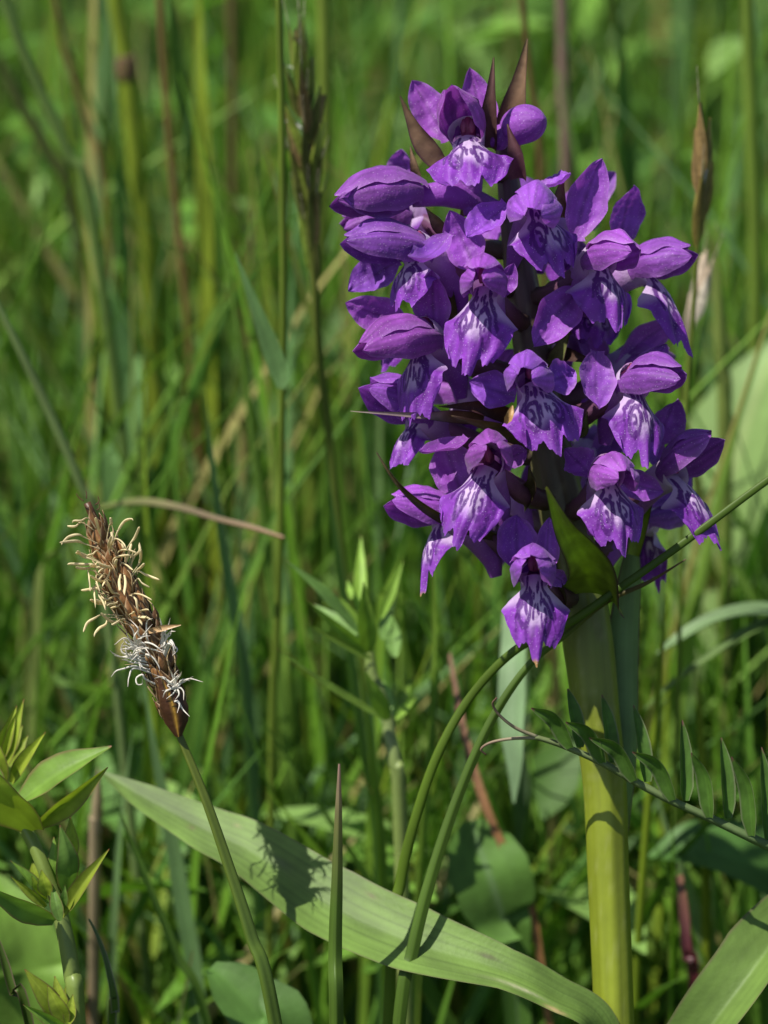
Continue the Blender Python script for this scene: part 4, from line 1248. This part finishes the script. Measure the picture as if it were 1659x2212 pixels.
# ------------------------------------------------------------------ blurred stalks and blades standing in the meadow
YG, DK, GLA, BRN, PNK = (.24, .31, .03), (.075, .15, .025), (.14, .25, .09), (.24, .145, .06), (.28, .19, .15)
MID = (.125, .21, .03)
STK = [
    ('grass_stalk', 'thick bright yellow green stalk with a dark red joint at upper left', [(245, -60), (252, 20), (272, 140), (298, 395), (318, 540)], .12, 2.4, YG, 'stalk', (272, 145)),
    ('grass_stalk', 'pale slanting grass stalk crossing the upper left corner', [(-8, -60), (9, 0), (57, 131), (145, 329), (196, 460)], .085, 1.5, (.16, .25, .06), 'stalk', None),
    ('grass_stalk', 'thin brown slanting stalk near the upper left corner', [(105, -60), (118, 0), (145, 123), (188, 263), (224, 412)], .12, .75, BRN, 'stalk', None),
    ('grass_shoot', 'dark green upright blade in the upper left, right of the thick stalk', [(355, -60), (368, 0), (386, 175), (421, 351), (445, 520)], .12, 3.0, DK, 'grass blade', None),
    ('grass_shoot', 'short yellow green blade at the top edge left of centre', [(425, -60), (430, 20), (434, 153), (440, 290)], .11, 2.4, YG, 'grass blade', None),
    ('grass_stalk', 'straight pale yellow green stalk left of the orchid buds', [(697, -60), (700, 100), (702, 307), (692, 500), (680, 760)], .10, 2.0, (.20, .27, .04), 'stalk', None),
    ('grass_spike_stalk', 'narrow brown seed stalk in the grass left of centre', [(498, -60), (503, 200), (505, 438), (522, 545), (532, 700)], .16, 1.1, (.17, .12, .05), 'stalk', None),
    ('grass_stalk', 'dark leaning stem at the left edge in the upper quarter', [(-60, 20), (0, 131), (35, 210), (105, 333), (160, 470)], .13, 1.5, (.09, .11, .03), 'stalk', None),
    ('grass_shoot', 'grey green blade behind the thick stalk at upper left', [(232, 30), (220, 130), (206, 307), (200, 470)], .13, 3.2, GLA, 'grass blade', None),
    ('grass_stalk', 'reddish brown stalk running down the left middle of the grass', [(340, -60), (366, 300), (392, 560), (415, 800), (438, 1085), (450, 1300)], .10, 1.0, (.22, .14, .05), 'stalk', None),
    ('grass_stalk', 'pale green stalk slanting in from the left edge at mid height', [(-30, 600), (0, 668), (105, 888), (175, 1050), (215, 1180)], .045, 1.3, (.19, .27, .09), 'stalk', None),
    ('grass_stalk', 'green stalk with a brown joint and folded leaf left of the foxtail', [(600, -60), (608, 250), (612, 600), (611, 760), (608, 900), (605, 1152), (596, 1400), (588, 1560)], .042, 1.05, (.16, .23, .03), 'stalk', (607, 803)),
    ('grass_shoot', 'grey green leaf hanging from the jointed stalk left of the foxtail', [(508, 546), (545, 640), (585, 740), (606, 803), (608, 840)], .036, 3.0, GLA, 'grass blade', None),
    ('grass_shoot', 'broad blue green blade behind the sedge spike', [(440, 840), (452, 960), (475, 1140), (500, 1300), (530, 1500)], .045, 1.9, (.12, .22, .09), 'grass blade', None),
    ('grass_shoot', 'long blue green blade running down behind the sedge stem', [(305, 1430), (335, 1620), (365, 1760), (400, 1960), (430, 2180)], .03, 2.7, (.12, .21, .08), 'grass blade', None),
    ('grass_shoot', 'tall green blade right of the foxtail stem', [(700, 950), (716, 1100), (740, 1290), (775, 1560), (815, 1850)], .04, 1.7, (.12, .22, .05), 'grass blade', None),
    ('grass_shoot', 'yellow green stem below the hooded flower at lower left of the spike', [(930, 1130), (938, 1300), (936, 1500), (925, 1700), (905, 1950)], .032, 1.2, (.14, .23, .03), 'grass blade', None),
    ('grass_shoot', 'dark broad blade standing at the upper right behind the spike', [(1325, -60), (1338, 100), (1345, 240), (1350, 420)], .12, 3.4, (.06, .14, .025), 'grass blade', None),
    ('grass_stalk', 'pinkish blurred stalk above the right shoulder of the orchid', [(1210, -60), (1214, 60), (1216, 200), (1222, 330)], .12, 1.6, PNK, 'stalk', None),
    ('grass_stalk', 'yellow green stalk near the top right edge', [(1612, -60), (1618, 120), (1625, 330), (1632, 600)], .10, 2.0, (.18, .27, .04), 'stalk', None),
    ('grass_stalk', 'thin brown stalk rising above the orchid tip', [(1128, -60), (1130, 30), (1150, 200), (1165, 330)], .09, .9, (.17, .11, .04), 'stalk', None),
    ('grass_stalk', 'yellowish stalk right of the grass spike', [(1545, 480), (1552, 640), (1560, 800), (1566, 900)], .075, 2.0, (.20, .26, .06), 'stalk', None),
    ('grass_stalk', 'bright thin stalk right of the orchid stem passing behind the vetch', [(1440, 1280), (1425, 1450), (1402, 1720), (1380, 2010), (1372, 2180)], .03, 1.1, (.19, .27, .02), 'stalk', None),
    ('grass_stalk', 'yellow green stalk behind the vetch leaf near the right edge', [(1505, 1440), (1512, 1560), (1522, 1760), (1525, 2020), (1525, 2180)], .034, 1.4, (.20, .27, .02), 'stalk', None),
    ('grass_shoot', 'pale blade leaning behind the vetch leaf right of the stem', [(1415, 1690), (1440, 1790), (1485, 1900), (1512, 2010), (1520, 2150)], .035, 1.9, (.17, .26, .10), 'grass blade', None),
    ('grass_shoot', 'green stem left of the blurred herb in the lower middle', [(770, 1400), (795, 1560), (815, 1740), (825, 1900), (835, 2100)], .028, 1.7, (.13, .23, .03), 'grass blade', None),
    ('grass_shoot', 'blue green blade in the lower left between the herb and sedge', [(290, 1560), (265, 1750), (250, 1950), (245, 2150)], .03, 1.3, (.13, .22, .08), 'grass blade', None),
    ('grass_shoot', 'thin green blade with a reddish tip below the long orchid leaf', [(252, 1732), (275, 1800), (320, 1910), (380, 2060), (450, 2240)], .012, 1.2, (.10, .19, .03), 'grass blade', None),
    ('dead_stalk', 'straw coloured dead stalk at lower left beside the big leaf tip', [(212, 1660), (210, 1720), (206, 1800), (204, 1830)], .03, 1.6, (.34, .27, .16), 'dead stalk', None),
    ('dead_stalk', 'orange brown dead stalk at the lower left behind the herb', [(203, 1990), (200, 2070), (196, 2160), (194, 2230)], .03, 1.2, (.26, .14, .06), 'dead stalk', None),
    ('grass_shoot', 'short bright grass tip beside the lower left flowers', [(868, 1195), (850, 1240), (832, 1290), (822, 1360)], .04, 1.3, (.16, .28, .03), 'grass blade', None),
    ('grass_shoot', 'slim blade leaning right between the herb and orchid flowers', [(1008, 1310), (985, 1360), (955, 1440), (935, 1540)], .03, .9, (.13, .23, .04), 'grass blade', None),
]
for i, (nm, lab, pts, y, w, c, cat, joint) in enumerate(STK):
    if 'hanging from the jointed' in lab:
        # the folded leaf of the jointed stalk: a part of it
        MB().add(*blade([at(px, py, y) for px, py in pts], [w * mm * k for k in (.05, .45, .85, .9, .35)], -Fv * .9 - Rv * .5, np.array(c), n=40, m=7, keel=.3, seed=200 + i, stripe=.08,
                        nstripe=4)).build('leaf', M_GRASS, jointed)
        continue
    q = to_ground([at(px, py, y) for px, py in pts], .55)
    w = w * (DIST + y) / DIST * .9
    c = np.array(c)
    if nm.endswith('shoot'):
        ob = MB().add(*blade(q, [w * mm * k for k in (.02, .22, .45, .65, .82, .95, 1, 1, 1, 1, .95, .9)], -Fv * .9 + Rv * (.5 if i % 2 else -.5), [c, c, c * .9, c * .8], n=50, m=7, keel=.35, seed=200 + i, stripe=.08,
                             nstripe=4)).build_thing(nm, M_GRASS, fix_base(q))
    else:
        th = thing(nm, lab, cat, fix_base(q)) if joint else None
        mb = MB().add(*tube(q, [w * (.42 if pts[0][1] < 0 else .05) * mm, w * .46 * mm, w * .48 * mm, w * .5 * mm, w * .5 * mm], [c, c, c * .9, c * .8], n=50, sides=10, ribs=3, rib_amp=.06))
        if joint:
            ob = jointed = th
            mb.build('stalk', M_GRASS, th)
            p = at(joint[0], joint[1], y)
            MB().add(*tube([p + np.array([0, 0, .0018]), p, p - np.array([0, 0, .0018])], [w * .5 * mm, w * .55 * mm, w * .5 * mm], (.20, .12, .07), n=9, sides=10)).build('joint', M_BRACT, th)
        else:
            ob = mb.build_thing(nm, M_GRASS, fix_base(q))
    tag(ob, lab, cat)


# ------------------------------------------------------------------ seed heads
def spikelet(parent, b, t, w, c, seed, awn=None, name='spikelet'):
    b, t = np.asarray(b), np.asarray(t)
    m = .5 * (b + t)
    V, F, C = blade([b, m, t], [w * mm * k for k in (.4, .95, 1, .75, .4, .05)], -Fv + Rv * np.random.default_rng(seed).normal(0, .5), c, n=12, m=7, cup=-.35, thick=.0008, seed=seed, mottle=.25,
                    edge=np.asarray(c) * 1.5, edge_w=.25)
    mb = MB().add(V, F, C)
    if awn is not None:
        mb.add(*tube([t, np.asarray(awn)], [.07 * mm, .02 * mm], (.4, .36, .25), n=6, sides=6))
    return mb.build(name, M_DRY, parent)


def seed_head(label, pts, y, n, span, spread, ln, wd, cols, seed, frill=0, wst=.5):
    r = np.random.default_rng(seed)
    q = to_ground([at(px, py, y) for px, py in pts], .6)
    th = thing('grass_seed_head', label, 'seed head', fix_base(q))
    MB().add(*tube(q, [wst * .5 * mm, wst * .8 * mm, wst * mm, wst * mm, wst * mm], [(.13, .13, .03), (.14, .2, .03), (.12, .2, .03)], n=60, sides=10)).build('stalk', M_GRASS, th)
    c = spline([at(px, py, y) for px, py in pts], 200)
    for k in range(n):
        u = span[0] + (span[1] - span[0]) * (k + r.uniform(-.4, .4)) / max(1, n - 1)
        i = int(np.clip(u, 0, .99) * 199)
        ax_ = nz(c[max(i - 3, 0)] - c[min(i + 3, 199)])
        g = r.uniform(0, 6.283)
        rel = (u - span[0]) / (span[1] - span[0])
        sp = spread * mm * (math.sin(math.pi * (.15 + .75 * rel)))
        off = (Rv * math.cos(g) + Fv * math.sin(g)) * sp
        b = c[i] + off * .25
        L = ln * mm * r.uniform(.75, 1.2)
        t = c[i] + ax_ * L + off * 1.0
        cc_ = np.array(cols[r.integers(0, len(cols))]) * r.uniform(.8, 1.2)
        awn = t + ax_ * L * .5 + off * .5 if r.random() < .5 else None
        spikelet(th, b, t, wd, cc_, seed * 100 + k, awn)
    for k in range(frill):
        u = span[0] + (span[1] - span[0]) * r.uniform(-.02, .5) ** 1
        i = int(np.clip(u, 0, .99) * 199)
        b = c[i]
        d_ = Rv * r.normal(0, .6) * spread * mm + Uv * r.uniform(1.0, 2.6) * mm
        MB().add(*tube([b, b + d_ * .6 + Uv * .4 * mm, b + d_], [.12 * mm, .12 * mm, .04 * mm], (.6, .6, .55), n=8, sides=6)).build('anther', M_THREAD, th)
    return th


FOX = [(.13, .15, .03), (.19, .25, .035), (.15, .21, .03), (.18, .13, .05), (.10, .11, .025)]
seed_head('dark green foxtail seed head blurred in the grass left of the orchid', [(650, 128), (660, 300), (672, 520), (688, 735), (712, 960), (745, 1250), (790, 1500)], .045, 40, (.03, .41), 2.3, 6.5, 1.25, FOX, 3, frill=8, wst=.55)
RS = [(.20, .17, .04), (.16, .13, .03), (.22, .22, .05), (.24, .16, .06)]
seed_head('slim grass seed head with white wisps right of the orchid', [(1520, 345), (1516, 440), (1508, 520), (1503, 590), (1495, 720), (1482, 900), (1475, 1100)], .034, 8, (.05, .38), 1.4, 7.5, 1.5, RS, 4, frill=9, wst=.28)
seed_head('bleached papery husks on a thin stalk beside the right flowers', [(1512, 625), (1500, 680), (1490, 740), (1484, 800), (1480, 900), (1476, 1060)], .05, 6, (.02, .42), 1.1, 6, 1.5, [(.5, .42, .33), (.42, .34, .25), (.5, .45, .36)], 6, frill=4, wst=.3)
# small out-of-focus buttercup heads far back in the grass
for k, (px, py, y, lab) in enumerate([(1062, 70, .42, 'yellow out of focus flower above the orchid at the top edge'), (112, 95, .42, 'small yellow flower blurred in the upper left grass')]):
    c = at(px, py, y)
    q = to_ground([c, c - np.array([0.002, 0, .03])], .6)
    th = thing('yellow_flower', lab, 'flower', fix_base(q))
    MB().add(*tube(q, [.5 * mm, .6 * mm], MID, n=20, sides=8)).build('stem', M_GRASS, th)
    for j in range(5):
        a = j * 1.2566
        dd = np.array([math.cos(a), math.sin(a), .5])
        MB().add(*petal(c, c + dd * 5.5 * mm, 6 * mm, np.array([0, 0, 1]), bow=-.1, cup=.2, a=.8, b=.3, ns=10, nt=7, col=(.62, .40, .01), vein=0)).build('petal', M_BRACT, th)
